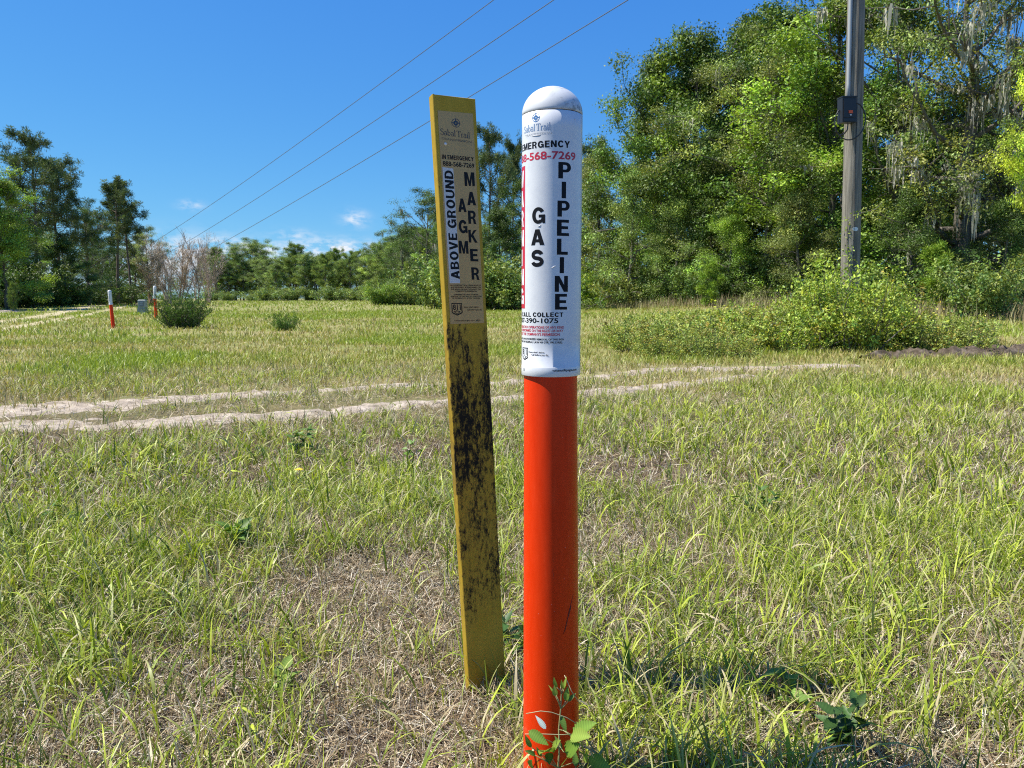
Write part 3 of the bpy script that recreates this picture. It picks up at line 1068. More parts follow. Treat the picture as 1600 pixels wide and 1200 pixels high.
put('oak_tree', OAK2, 15.5, 235, 105, 372, 2.8, C_OLIVE, 'olive tree behind the bare pinkish thicket', T)
put('bare_tree', BARE1, 7.6, 262, 92, 378, 0, (0.46, 0.39, 0.31), 'bare pinkish tan thicket of leafless stems behind the dark green bush', 'bare tree', wide=1.1)
put('bare_tree', BARE2, 8.0, 305, 96, 372, 1.7, (0.40, 0.33, 0.28), 'leafless pale tree with thin upright twigs right of the pinkish thicket', 'bare tree', wide=1.0)
put('bare_tree', BARE1, 7.6, 238, 88, 395, 2.9, (0.44, 0.32, 0.20), 'lower bare pale thicket beside the grey utility box', 'bare tree', wide=1.1)

put('oak_tree', OAK2, 15.5, 140, 80, 335, 1.9, C_DEEP, 'dark broadleaf tree between the broad pine and the lone bare trunked pine', T, wide=0.9)
put('pine_tree', PINE3, 15.2, 148, 95, 345, 2.9, C_PINE, 'smaller pine filling the gap left of the lone bare trunked pine', T, wide=1.0)
put('bare_tree', BARE1, 7.6, 285, 94, 376, 4.1, (0.38, 0.29, 0.20), 'densest brown leafless thicket between the pinkish one and the pale twiggy tree', 'bare tree', wide=1.0)
put('bare_tree', BARE2, 8.0, 325, 100, 380, 3.3, (0.44, 0.35, 0.29), 'thin leafless tree at the right end of the bare thickets', 'bare tree', wide=0.9)

# rows of trees deeper in the woods
rr = random.Random(5)
for i, px in enumerate(range(960, 1800, 62)):
    d = np.interp(px, [900, 1200, 1700], [66, 58, 48]) + rr.uniform(-3, 4)
    put('oak_tree', rr.choice([OAK1, OAK2, SLIM, OAK1]), 15.8, px + rr.uniform(-20, 20), d, np.interp(px, [900, 1000, 1150, 1250, 1800], [340, 240, 190, 150, 60]) + rr.uniform(0, 90), rr.uniform(0, 6.28),
        rr.choice([C_DEEP, C_OAK, C_OAK]), 'broadleaf tree deeper in the right hand woods behind the front trees', T, 'trees deeper in the right hand woods')
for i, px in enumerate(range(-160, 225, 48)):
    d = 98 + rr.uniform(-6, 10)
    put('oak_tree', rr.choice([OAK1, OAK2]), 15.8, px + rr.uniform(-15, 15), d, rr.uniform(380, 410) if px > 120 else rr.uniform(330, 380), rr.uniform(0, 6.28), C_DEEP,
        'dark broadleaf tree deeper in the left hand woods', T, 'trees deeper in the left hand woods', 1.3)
# distant treeline across the field
for i, px in enumerate(np.arange(322, 760, 7)):
    d = 215 + rr.uniform(-15, 20) - max(0, px - 560) * 0.35
    kind = rr.random()
    px2 = px + rr.uniform(-6, 6)
    top = np.interp(px, [318, 340, 390, 450, 520, 600, 680, 760], [390, 384, 378, 384, 388, 378, 350, 340]) + rr.uniform(-12, 26)
    if kind < 0.42:
        put('pine_tree', rr.choice([PINE1, PINE2, PINE3]), 16, px2, d, top, rr.uniform(0, 6.28), C_FAR, 'pine of the distant treeline across the field', T, 'pines of the distant treeline', 1.35)
    else:
        put('oak_tree', rr.choice([OAK1, OAK2, SLIM]), 15.8, px2, d + 8, top + 12, rr.uniform(0, 6.28), C_FAR, 'broadleaf tree of the distant treeline across the field', T, 'broadleaf trees of the distant treeline', 1.2)
for i, px in enumerate(np.arange(225, 760, 33)):
    d = 195 + rr.uniform(-10, 15) - max(0, px - 560) * 0.45
    put('shrub', rr.choice([SHR1, SHR2]), 2.3, px + rr.uniform(-5, 5), d, rr.uniform(437, 464), rr.uniform(0, 6.28), rr.choice([C_FAR, C_FEATH, C_OAK]), 'green shrub at the foot of the distant treeline', 'shrub',
        'shrubs at the foot of the distant treeline', 1.4)
# understorey shrubs along the woods
for i, px in enumerate(np.arange(905, 1720, 44)):
    d = np.interp(px, [900, 1000, 1200, 1400, 1720], [66, 49, 40.5, 36, 30]) + rr.uniform(-0.5, 2.5)
    put('shrub', rr.choice([SHR1, SHR2]), 2.3, px + rr.uniform(-10, 10), d, rr.uniform(385, 448), rr.uniform(0, 6.28), rr.choice([C_DEEP, C_DEEP, C_FEATH, C_DEEP, C_OAK, C_OLIVE]),
        'leafy shrub growing along the foot of the right hand woods', 'shrub', 'shrubs along the foot of the right hand woods', 1.0)
for i, px in enumerate(np.arange(700, 900, 25)):
    put('shrub', rr.choice([SHR1, SHR2]), 2.3, px + rr.uniform(-8, 8), 68 + rr.uniform(-3, 5), rr.uniform(395, 430), rr.uniform(0, 6.28), rr.choice([C_BRIGHT, C_BRIGHT, C_FEATH]),
        'bright shrub seen between the yellow marker and the white post', 'shrub', 'shrubs behind the two posts', 1.15)
for i, px in enumerate(np.arange(590, 700, 22)):
    put('shrub', rr.choice([SHR1, SHR2]), 2.3, px + rr.uniform(-8, 8), 104 + rr.uniform(-3, 5), rr.uniform(430, 450), rr.uniform(0, 6.28), rr.choice([C_BRIGHT, C_FEATH, C_OAK]),
        'light green shrub at the foot of the dark mossy oak', 'shrub', 'shrubs at the foot of the dark mossy oak', 1.15)
for i, px in enumerate(np.arange(-70, 215, 24)):
    put('shrub', rr.choice([SHR1, SHR2]), 2.3, px + rr.uniform(-8, 8), np.interp(px, [-70, 60, 215], [58, 66, 92]) + rr.uniform(-1, 4), rr.uniform(405, 448), rr.uniform(0, 6.28), rr.choice([C_DEEP, C_DEEP, C_OAK]),
        'dark shrub along the foot of the left hand woods', 'shrub', 'shrubs along the foot of the left hand woods', 1.2)
put('pine_sapling', SAPL, 3.1, 22, 55, 443, 0.4, C_FEATH, 'small pale pine sapling on a thin crooked stem at the far left', 'sapling', wide=0.8)
put('pine_sapling', SAPL, 3.1, 1112, 40, 412, 1.4, C_BRIGHT, 'young green pine sapling in front of the dark gap in the woods', 'sapling')
put('pine_sapling', SAPL, 3.1, 1462, 33, 383, 2.4, C_BRIGHT, 'young yellow green pine sapling right of the utility pole', 'sapling')
put('shrub', SHR1, 2.4, 1535, 29, 395, 0.7, C_FEATH, 'round pale green shrub right of the young pine by the utility pole', 'shrub', wide=0.95)
put('shrub', SHR2, 2.0, 925, 58, 412, 0.7, C_BRIGHT, 'bright green shrub just right of the white post', 'shrub', wide=1.1)


# far-off mass of woods behind the individual trees
def woods(rng):
    mb = MB()
    n = 1300
    px = np.concatenate([rng.uniform(880, 1850, 620), rng.uniform(-300, 230, 280), rng.uniform(215, 790, 400)])
    d = np.where(px > 800, np.interp(px, [880, 1200, 1850], [88, 76, 66]), np.where(px < 232, 122, 250 - np.maximum(0, px - 600) * 0.5)) + rng.uniform(0, 14, n)
    x = (px - 800) / FPX * d
    top = np.where(px > 800, np.interp(px, [880, 1000, 1200], [6, 9, 11]), 7.5)
    z = rng.random(n) ** 0.8 * top
    cen = np.stack([x, d, z], -1)
    idx = np.repeat(np.arange(n), 55)
    m = len(idx)
    u = norm(rng.normal(0, 1, (m, 3)))
    c = cen[idx] + u * (rng.random(m) ** 0.5)[:, None] * [2.2, 2.2, 1.6]
    c[:, 2] = np.abs(c[:, 2])
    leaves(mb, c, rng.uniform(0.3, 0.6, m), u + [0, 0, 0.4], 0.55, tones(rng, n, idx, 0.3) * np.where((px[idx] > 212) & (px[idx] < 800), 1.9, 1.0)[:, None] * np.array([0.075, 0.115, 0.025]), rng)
    return mb.mesh('woods')


wo_ = tag(link('woods', woods(np.random.default_rng(9)), M_LEAF), 'dark mass of woods behind the separate trees', 'woods', kind='stuff')

# bramble thicket around the utility pole and lower thicket left of it
C_BRAM = (0.30, 0.38, 0.05)
C_BRAM2 = (0.27, 0.325, 0.06)
put('bramble_bush', BRAM, 1.45, 1325, 15.4, 406, 0.2, C_BRAM, 'tallest yellow green bramble bush heaped round the foot of the utility pole', 'bush', wide=0.85)
put('bramble_bush', BRAM, 1.45, 1278, 16.2, 440, 2.2, C_BRAM, 'bramble bush on the left flank of the heap at the utility pole', 'bush', wide=0.75)
put('bramble_bush', BRAM, 1.45, 1385, 15.8, 448, 1.2, C_BRAM, 'bramble bush on the right flank of the heap at the utility pole', 'bush', wide=0.75)
put('bramble_bush', BRAM2, 1.05, 1452, 15.2, 480, 4.2, C_BRAM2, 'low sprawling bramble at the right end of the thicket', 'bush')
put('bramble_bush', BRAM2, 1.05, 1215, 15.6, 462, 3.1, C_BRAM, 'mid height bramble left of the heap', 'bush', wide=1.05)
put('bramble_bush', BRAM2, 1.05, 1145, 15.6, 474, 0.6, C_BRAM2, 'olive bramble near the middle of the low thicket', 'bush', wide=1.05)
put('bramble_bush', BRAM2, 1.05, 1075, 15.2, 480, 1.9, C_BRAM2, 'olive bramble second from the left end of the low thicket', 'bush', wide=1.05)
put('bramble_bush', BRAM2, 1.05, 1010, 15.0, 487, 5.0, C_BRAM2, 'low olive bramble at the left end of the thicket', 'bush')
put('bramble_bush', BRAM2, 1.05, 1120, 13.6, 505, 2.5, C_BRAM2, 'low front bramble before the middle of the thicket', 'bush')
put('bramble_bush', BRAM2, 1.05, 1040, 13.5, 512, 4.5, C_BRAM2, 'lowest front bramble toward the white post', 'bush')
put('bramble_bush', BRAM2, 1.05, 1520, 16.0, 495, 0.5, C_BRAM2, 'small low bramble in the grass beyond the dark soil bank', 'bush', wide=0.6)
put('juniper_bush', JUNI, 1.3, 286, 26.8, 455, 0.5, (0.07, 0.13, 0.022), 'dark green spiky evergreen bush in the open field', 'bush', wide=1.0)
put('juniper_bush', LITTLE, 0.62, 446, 24.6, 487, 0.5, (0.12, 0.20, 0.035), 'small green spiky evergreen bush alone in the field', 'bush', wide=1.0)

# ------------------------------------------------------------------ lettering
_tcache = {}


def text_polys(s, bold=0.0):
    key = (s, bold)
    if key not in _tcache:
        cu = bpy.data.curves.new('t', 'FONT')
        cu.body = s
        cu.size = 1.0
        cu.offset = bold
        cu.resolution_u = 4
        ob = bpy.data.objects.new('t', cu)
        COL.objects.link(ob)
        dg = bpy.context.evaluated_depsgraph_get()
        me = ob.evaluated_get(dg).to_mesh()
        bm = bmesh.new()
        bm.from_mesh(me)
        ob.evaluated_get(dg).to_mesh_clear()
        COL.objects.unlink(ob)
        bpy.data.objects.remove(ob)
        bpy.data.curves.remove(cu)
        bmesh.ops.triangulate(bm, faces=bm.faces)
        vs_ = np.array([v.co[:2] for v in bm.verts])
        fs = np.array([[v.index for v in f.verts] for f in bm.faces])
        bm.free()
        _tcache[key] = (vs_, fs)
    v, f = _tcache[key]
    return v.copy(), f


CAPH = None


def cap_h(bold):
    v, f = text_polys('H', bold)
    return v[:, 1].max() - v[:, 1].min(), v[:, 1].min()


def cut_cols(v, f, step):
    "bisect a flat triangle mesh along u so that it can wrap a round surface"
    bm = bmesh.new()
    vv = [bm.verts.new((a, b_, 0)) for a, b_ in v]
    for t in f:
        try:
            bm.faces.new([vv[k] for k in t])
        except ValueError:
            pass
    lo, hi = v[:, 0].min(), v[:, 0].max()
    for k in np.arange(lo + step, hi, step):
        bmesh.ops.bisect_plane(bm, geom=bm.verts[:] + bm.edges[:] + bm.faces[:], plane_co=(k, 0, 0), plane_no=(1, 0, 0))
    bmesh.ops.triangulate(bm, faces=bm.faces)
    bm.verts.index_update()
    o = np.array([w.co[:2] for w in bm.verts]), np.array([[w.index for w in q.verts] for q in bm.faces])
    bm.free()
    return o


def stroke(pts, w):
    pts = np.asarray(pts, float)
    d = np.gradient(pts, axis=0)
    d = d / np.maximum(np.linalg.norm(d, axis=1, keepdims=True), 1e-9)
    n = np.stack([-d[:, 1], d[:, 0]], -1)
    w = np.broadcast_to(np.asarray(w, float), (len(pts),))[:, None] / 2
    v = np.stack([pts - n * w, pts + n * w], 1).reshape(-1, 2)
    f = []
    for i in range(len(pts) - 1):
        f += [[2 * i, 2 * i + 1, 2 * i + 3], [2 * i, 2 * i + 3, 2 * i + 2]]
    return v, np.array(f)


def arc(cx, cy, rx, ry, a0, a1, n=12):
    a = np.radians(np.linspace(a0, a1, n))
    return np.stack([cx + rx * np.cos(a), cy + ry * np.sin(a)], -1)


def join2(items):
    V, F, b = [], [], 0
    for v, f in items:
        V.append(v), F.append(np.asarray(f) + b)
        b += len(v)
    return np.concatenate(V), np.concatenate(F)


def serif_logo():
    "the two-word name in a light serif hand, cap height 1, x from 0"
    th, tn = 0.13, 0.07
    it = []
    x = 0

    def st(p, w):
        p = np.asarray(p, float).copy()
        p[:, 0] += x
        it.append(stroke(p, w))

    def foot(cx, y, w=0.26):
        st([(cx - w / 2, y), (cx + w / 2, y)], 0.06)

    def S():
        st(np.vstack([arc(.27, .76, .21, .22, 30, 250, 10), arc(.29, .26, .23, .24, 80, -150, 10)]), np.concatenate([np.linspace(tn, th, 10), np.linspace(th, tn, 10)]))
        st([(.46, .98), (.46, .72)], .05)
        st([(.05, .02), (.05, .28)], .05)

    def a_():
        st(np.vstack([arc(.22, .44, .17, .18, 150, 20, 8), [(.39, .12), (.47, .02)]]), th * .9)
        st(arc(.21, .17, .17, .17, 70, 350, 12), tn * 1.2)

    def b_():
        st([(.1, 1.05), (.1, .02)], th)
        st([(0, 1.0), (.1, 1.05)], .06)
        st(arc(.27, .31, .19, .3, 150, -150, 14), tn * 1.4)

    def l_():
        st([(.12, 1.05), (.12, .0)], th)
        st([(.02, 1.0), (.12, 1.05)], .06)
        foot(.12, .02)

    def T_():
        st([(.0, .97), (.72, .97)], .07)
        st([(.03, 1.0), (.03, .78)], .06)
        st([(.69, 1.0), (.69, .78)], .06)
        st([(.36, .97), (.36, 0)], th)
        foot(.36, .02, .32)

    def r_():
        st([(.12, .62), (.12, 0)], th)
        st(arc(.27, .44, .14, .16, 160, 50, 6), tn * 1.4)
        foot(.12, .02)

    def i_():
        st([(.12, .62), (.12, 0)], th)
        st([(.02, .58), (.12, .62)], .05)
        foot(.12, .02)
        st([(.05, .84), (.19, .84)], .13)
    for fn, adv in ((S, .6), (a_, .53), (b_, .58), (a_, .53), (l_, .42), (T_, .72), (r_, .42), (a_, .53), (i_, .30), (l_, .3)):
        fn()
        x += adv
    return join2(it)


def compass():
    it = [stroke(arc(0, 0, .93, .93, 0, 360, 40), .13)]
    for k in range(8):
        a = k * 45
        r = 1.18 if k % 2 == 0 and k in (0, 4) else (1.15 if k % 2 == 0 else .66)
        w = .19 if k % 2 == 0 else .2
        c, s = math.cos(R(a)), math.sin(R(a))
        p = [(0.1 * c, 0.1 * s), (.38 * c - w * s, .38 * s + w * c), (r * c, r * s), (.38 * c + w * s, .38 * s - w * c)]
        it.append((np.array(p), np.array([[0, 1, 2], [0, 2, 3]])))
    return join2(it)


def badge():
    "dig-call badge: outline round three digits above a downward arrow, box -1..1 by -1.15..1"
    it = [stroke([(-.95, -.45), (-.95, .95), (.95, .95), (.95, -.45)], .2), stroke([(-.98, -.38), (-.98, -.68), (0, -1.12), (.98, -.68), (.98, -.38)], .2),
          stroke([(-.62, -.48), (-.12, -.48), (-.12, -.2)], .1), stroke([(.62, -.48), (.12, -.48), (.12, -.2)], .1), stroke([(-.62, -.48), (0, -.92), (.62, -.48)], .12)]
    v, f = text_polys('811', 0.02)
    v -= v.min(0)
    v = v / v.max(0) * [1.5, 1.0] + [-.75, -.22]
    it.append((v, f))
    return join2(it)


def ell(cx, cy, rx, ry, a0, a1, n=14):
    return [tuple(q) for q in arc(cx, cy, rx, ry, a0, a1, n)]


def _glyphs():
    s_ = 0.25
    g = {}
    g['I'] = (s_, [[(0, 0), (0, 1), (s_, 1), (s_, 0)]])
    g['-'] = (.34, [[(0, .3), (0, .5), (.34, .5), (.34, .3)]])
    g['L'] = (.64, [[(0, 0), (0, 1), (s_, 1), (s_, .19), (.64, .19), (.64, 0)]])
    g['T'] = (.72, [[(.25, 0), (.25, .81), (0, .81), (0, 1), (.72, 1), (.72, .81), (.47, .81), (.47, 0)]])
    g['E'] = (.68, [[(0, 0), (0, 1), (.67, 1), (.67, .82), (s_, .82), (s_, .60), (.62, .60), (.62, .42), (s_, .42), (s_, .18), (.68, .18), (.68, 0)]])
    g['P'] = (.72, [[(0, 0), (0, 1), (.41, 1)] + ell(.41, .69, .31, .31, 80, -80) + [(.41, .38), (s_, .38), (s_, 0)], [(s_, .55), (.39, .55)] + ell(.39, .69, .105, .14, -80, 80, 8) + [(.39, .83), (s_, .83)]])
    g['R'] = (.78, [[(0, 0), (0, 1), (.43, 1)] + ell(.43, .71, .30, .29, 80, -50) + [(.56, .43)] + [(.68, .32), (.71, .10), (.78, 0), (.53, 0), (.49, .08), (.47, .26), (.40, .38), (s_, .38), (s_, 0)],
                    [(s_, .55), (.41, .55)] + ell(.41, .69, .095, .14, -80, 80, 8) + [(.41, .83), (s_, .83)]])
    g['A'] = (.84, [[(0, 0), (.29, 1), (.55, 1), (.84, 0), (.575, 0), (.53, .18), (.31, .18), (.265, 0)], [(.355, .37), (.485, .37), (.42, .66)]])
    g['V'] = (.84, [[(0, 1), (.25, 1), (.42, .32), (.59, 1), (.84, 1), (.55, 0), (.29, 0)]])
    g['Y'] = (.84, [[(0, 1), (.26, 1), (.42, .62), (.58, 1), (.84, 1), (.53, .38), (.53, 0), (.31, 0), (.31, .38)]])
    g['K'] = (.86, [[(0, 0), (0, 1), (s_, 1), (s_, .60), (.55, 1), (.84, 1), (.47, .63), (.86, 0), (.59, 0), (.31, .46), (s_, .37), (s_, 0)]])
    g['M'] = (.96, [[(0, 0), (0, 1), (.31, 1), (.48, .36), (.65, 1), (.96, 1), (.96, 0), (.72, 0), (.72, .62), (.565, 0), (.395, 0), (.24, .62), (.24, 0)]])
    g['N'] = (.80, [[(0, 0), (0, 1), (.26, 1), (.555, .43), (.555, 1), (.80, 1), (.80, 0), (.54, 0), (.245, .57), (.245, 0)]])
    g['W'] = (1.14, [[(0, 1), (.23, 1), (.335, .36), (.47, 1), (.67, 1), (.805, .36), (.91, 1), (1.14, 1), (.93, 0), (.70, 0), (.57, .62), (.44, 0), (.21, 0)]])
    g['O'] = (.86, [ell(.43, .5, .43, .515, 0, 345, 24), ell(.43, .5, .175, .31, 345, 0, 24)])
    g['U'] = (.80, [[(0, 1)] + ell(.40, .37, .40, .385, 180, 360) + [(.80, 1), (.575, 1)] + ell(.40, .36, .175, .19, 360, 180) + [(.225, 1)]])
    g['D'] = (.80, [[(0, 0), (0, 1), (.34, 1)] + ell(.34, .5, .46, .5, 85, -85, 18) + [(.34, 0)], [(s_, .18), (.33, .18)] + ell(.33, .5, .235, .32, -80, 80, 14) + [(.33, .82), (s_, .82)]])
    g['B'] = (.77, [[(0, 0), (0, 1), (.43, 1)] + ell(.43, .75, .29, .25, 80, -55, 9) + ell(.45, .28, .32, .28, 60, -85, 10) + [(.43, 0)],
                    [(s_, .60), (.41, .60)] + ell(.41, .715, .09, .115, -80, 80, 6) + [(.41, .83), (s_, .83)], [(s_, .17), (.43, .17)] + ell(.43, .30, .11, .13, -80, 80, 6) + [(.43, .43), (s_, .43)]])
    g['C'] = (.84, [ell(.43, .5, .43, .515, 32, 328, 26) + [(.60, .33)] + ell(.43, .5, .175, .30, 318, 42, 22) + [(.60, .67)]])
    g['G'] = (.86, [ell(.43, .5, .43, .515, 32, 305, 26) + [(.68, .12), (.71, .01), (.86, .01), (.86, .55), (.46, .55), (.46, .37), (.64, .37), (.60, .24)] + ell(.43, .5, .175, .30, 300, 42, 22) + [(.61, .67)]])
    return g


GLY = _glyphs()


def glyph_polys(ch):
    key = ('blk', ch)
    if key not in _tcache:
        if ch == 'S':
            _tcache[key] = stroke(np.vstack([arc(.39, .71, .27, .20, 10, 265, 16), arc(.39, .30, .29, .205, 80, -170, 16)]), .235)
        else:
            cu = bpy.data.curves.new('g', 'CURVE')
            cu.dimensions = '2D'
            cu.fill_mode = 'BOTH'
            for ol in GLY[ch][1]:
                sp_ = cu.splines.new('POLY')
                sp_.points.add(len(ol) - 1)
                for pt_, (a, b_) in zip(sp_.points, ol):
                    pt_.co = (a, b_, 0, 1)
                sp_.use_cyclic_u = True
            ob = bpy.data.objects.new('g', cu)
            COL.objects.link(ob)
            dg = bpy.context.evaluated_depsgraph_get()
            me = ob.evaluated_get(dg).to_mesh()
            bm = bmesh.new()
            bm.from_mesh(me)
            ob.evaluated_get(dg).to_mesh_clear()
            bpy.data.objects.remove(ob)
            bpy.data.curves.remove(cu)
            bmesh.ops.triangulate(bm, faces=bm.faces)
            v = np.array([q.co[:2] for q in bm.verts])
            f = np.array([[q.index for q in fc.verts] for fc in bm.faces])
            bm.free()
            _tcache[key] = (v, f)
    v, f = _tcache[key]
    return v.copy(), f


def block(s, gap=0.13):
    "a word in heavy block capitals, height 1"
    it, x = [], 0.0
    for ch in s:
        if ch == ' ':
            x += 0.36
            continue
        v, f = glyph_polys(ch)
        it.append((v + [x - v[:, 0].min(), 0], f))
        x += v[:, 0].max() - v[:, 0].min() + gap
    return join2(it)


class Lettering:
    "flat artwork mapped onto a surface: to_uv(px,py)->(u,v) metres, wrap(u,v,lift)->xyz"

    def __init__(self, to_uv, wrap, curved=False):
        self.to_uv, self.wrap, self.curved = to_uv, wrap, curved
        self.mb = {}

    def put(self, key, v, f, lift=0.00025):
        if self.curved:
            v, f = cut_cols(v, f, 0.004)
        self.mb.setdefault(key, MB()).add(self.wrap(v[:, 0], v[:, 1], lift), None, f)

    def text(self, key, s, x0, x1, yt, yb, bold=0.02, anchor=None, rot=False, ys=None, lift=0.00025):
        """s between picture columns x0..x1 (anchor = the suffix that spans them), capitals yt..yb at xm"""
        key = key if isinstance(key, tuple) else (key, s)
        blk = bold >= 0.04 and all(c in GLY or c in 'S ' for c in s)
        v, f = block(s) if blk else text_polys(s, min(bold, 0.022))
        ch, y0 = (1.0, 0.0) if blk else cap_h(min(bold, 0.022))
        v[:, 1] -= y0
        if rot:
            top, bot = self.to_uv(x0, yt), self.to_uv(x0, yb)
            u1, u0 = self.to_uv(x1, (yt + yb) / 2)[0], self.to_uv(x0, (yt + yb) / 2)[0]
            return top, bot, u0, u1, v, f, ch
        xm = ys if ys else (x0 + x1) / 2
        u0, u1 = self.to_uv(x0, (yt + yb) / 2)[0], self.to_uv(x1, (yt + yb) / 2)[0]
        vt, vb = self.to_uv(xm, yt)[1], self.to_uv(xm, yb)[1]
        if anchor:
            va, _ = block(anchor) if blk else text_polys(anchor, min(bold, 0.022))
            sc = (u1 - u0) / (va[:, 0].max() - va[:, 0].min())
            v[:, 0] = u1 + (v[:, 0] - v[:, 0].max()) * sc
        else:
            v[:, 0] = u0 + (v[:, 0] - v[:, 0].min()) / (v[:, 0].max() - v[:, 0].min()) * (u1 - u0)
        v[:, 1] = vb + v[:, 1] / ch * (vt - vb)
        self.put(key, v, f, lift)

    def fit(self, key, art, x0, x1, yt, yb, lift=0.00025, keep=None):
        v, f = art
        v = v.copy()
        lo, hi = v.min(0), v.max(0)
        if keep:
            lo[1], hi[1] = keep
        u0, u1 = self.to_uv(x0, (yt + yb) / 2)[0], self.to_uv(x1, (yt + yb) / 2)[0]
        vt, vb = self.to_uv((x0 + x1) / 2, yt)[1], self.to_uv((x0 + x1) / 2, yb)[1]
        v[:, 0] = u0 + (v[:, 0] - lo[0]) / (hi[0] - lo[0]) * (u1 - u0)
        v[:, 1] = vb + (v[:, 1] - lo[1]) / (hi[1] - lo[1]) * (vt - vb)
        self.put(key, v, f, lift)

    def rect(self, key, x0, x1, yt, yb, lift=0.0004):
        u0, u1 = self.to_uv(x0, (yt + yb) / 2)[0], self.to_uv(x1, (yt + yb) / 2)[0]
        vt, vb = self.to_uv((x0 + x1) / 2, yt)[1], self.to_uv((x0 + x1) / 2, yb)[1]
        self.put(key, np.array([[u0, vb], [u1, vb], [u1, vt], [u0, vt]]), np.array([[0, 1, 2], [0, 2, 3]]), lift)


# ------------------------------------------------------------------ the white and orange post
PD = 1.55
c0 = at_y(860.6, 590, PD)
PX, PY = c0[0], c0[1]
SR = 0.0590
root = empty('pipeline_marker_post', (PX, PY, 0))
tag(root, 'big white capped orange pipeline marker post with warning lettering, nearest the camera', 'marker post')


def z_at(px, py, rad=0.0):
    return float(at_y(px, py, PD - rad)[2])


Z_SEAM = z_at(861, 170, SR)
Z_APEX = Z_SEAM + SR * 0.93
Z_BOT = z_at(861, 589.5, SR)
Z_BAND = z_at(861, 574, SR)

m_pipe, nt, out = new_mat('orange_plastic')
p = N(nt, 'ShaderNodeBsdfPrincipled', Roughness=0.4)
p.inputs['Specular IOR Level'].default_value = 0.22
tc = N(nt, 'ShaderNodeTexCoord')
mp = N(nt, 'ShaderNodeMapping')
mp.inputs['Scale'].default_value = (6, 6, 1.2)
L(nt, tc.outputs['Object'], mp.inputs[0])
n1 = N(nt, 'ShaderNodeTexNoise', Scale=14.0, Detail=9.0, Roughness=0.7)
L(nt, mp.outputs[0], n1.inputs['Vector'])
base = ramp(nt, n1.outputs['Fac'], [(0.25, (0.68, 0.030, 0.002)), (0.6, (0.76, 0.040, 0.003)), (0.8, (0.80, 0.075, 0.016))])
n2 = N(nt, 'ShaderNodeTexNoise', Scale=130.0, Detail=3.0)
L(nt, tc.outputs['Object'], n2.inputs['Vector'])
sc_ = ramp(nt, n2.outputs['Fac'], [(0.735, (0, 0, 0)), (0.76, (1, 1, 1))])
L(nt, mix_rgb(nt, math_n(nt, 'MULTIPLY', sc_.outputs[0], 0.35), base.outputs[0], (0.8, 0.45, 0.35)), p.inputs['Base Color'])
spz = N(nt, 'ShaderNodeSeparateXYZ')
L(nt, tc.outputs['Object'], spz.inputs[0])
n4 = N(nt, 'ShaderNodeTexNoise', Scale=38.0, Detail=8.0, Roughness=0.75)
L(nt, tc.outputs['Object'], n4.inputs['Vector'])
low = math_n(nt, 'MULTIPLY', math_n(nt, 'SUBTRACT', 0.34, spz.outputs[2]), 1.6, True)
mud = math_n(nt, 'MULTIPLY', math_n(nt, 'SUBTRACT', math_n(nt, 'ADD', n4.outputs['Fac'], math_n(nt, 'MULTIPLY', low, 0.5)), 0.72), 3.0, True)
mudc = mix_rgb(nt, math_n(nt, 'MULTIPLY', mud, 0.55), mix_rgb(nt, math_n(nt, 'MULTIPLY', sc_.outputs[0], 0.35), base.outputs[0], (0.8, 0.45, 0.35)), (0.34, 0.20, 0.11))
L(nt, mudc, p.inputs['Base Color'])
rg = ramp(nt, n1.outputs['Fac'], [(0.3, (0.28, 0.28, 0.28)), (0.8, (0.5, 0.5, 0.5))])
L(nt, rg.outputs[0], p.inputs['Roughness'])
L(nt, p.outputs[0], out.inputs[0])

mb = MB()
tilt = 0.0035
zs = np.linspace(-0.25, Z_BOT + 0.08, 40)
rad = np.interp(zs, [0.0, Z_BOT], [0.0600, 0.0538])
th = np.arange(96) / 96 * 2 * math.pi
off = np.interp(zs, [0, Z_BOT], [0.0058, -0.0005])
v = np.stack([off[:, None] + rad[:, None] * np.cos(th), rad[:, None] * np.sin(th), np.repeat(zs[:, None], 96, 1)], -1).reshape(-1, 3)
i = np.arange(len(zs) - 1)[:, None] * 96
j = np.arange(96)[None]
k = (j + 1) % 96
mb.add(v, np.stack([i + j, i + k, i + 96 + k, i + 96 + j], -1).reshape(-1, 4))
pipe = link('pipe', mb.mesh('pipe', True), m_pipe, root)
# a few dark scratches on the pipe
m_scuff = mat_plain('scuff_red', (0.16, 0.014, 0.004), 0.6)


def scratch(px_pts, w):
    pts = []
    for x, y in px_pts:
        z = z_at(x, y, 0.0575)
        r_ = np.interp(z, [0, Z_BOT], [0.0600, 0.0538]) + 0.0005
        o_ = np.interp(z, [0, Z_BOT], [0.0058, -0.0005])
        xx = at_y(x, y, PD - 0.045)[0] - PX - o_
        xx = max(-0.98 * r_, min(0.98 * r_, xx))
        pts.append((xx + o_, -math.sqrt(r_ * r_ - xx * xx), z))
    pts = np.array(pts)
    t = np.linspace(0, len(pts) - 1, 14)
    P = np.stack([np.interp(t, range(len(pts)), pts[:, q]) for q in range(3)], -1)
    sm = MB()
    sm.tube(P, w * np.sin(np.linspace(0.15, 2.95, 14)), 5)
    link('scratch', sm.mesh('scratch', True), m_scuff, pipe)


scratch([(896, 935), (889, 960), (883, 985), (880, 992)], 0.0011)
scratch([(893, 950), (888, 968)], 0.0008)
scratch([(862, 888), (864, 897), (865, 906)], 0.0004)

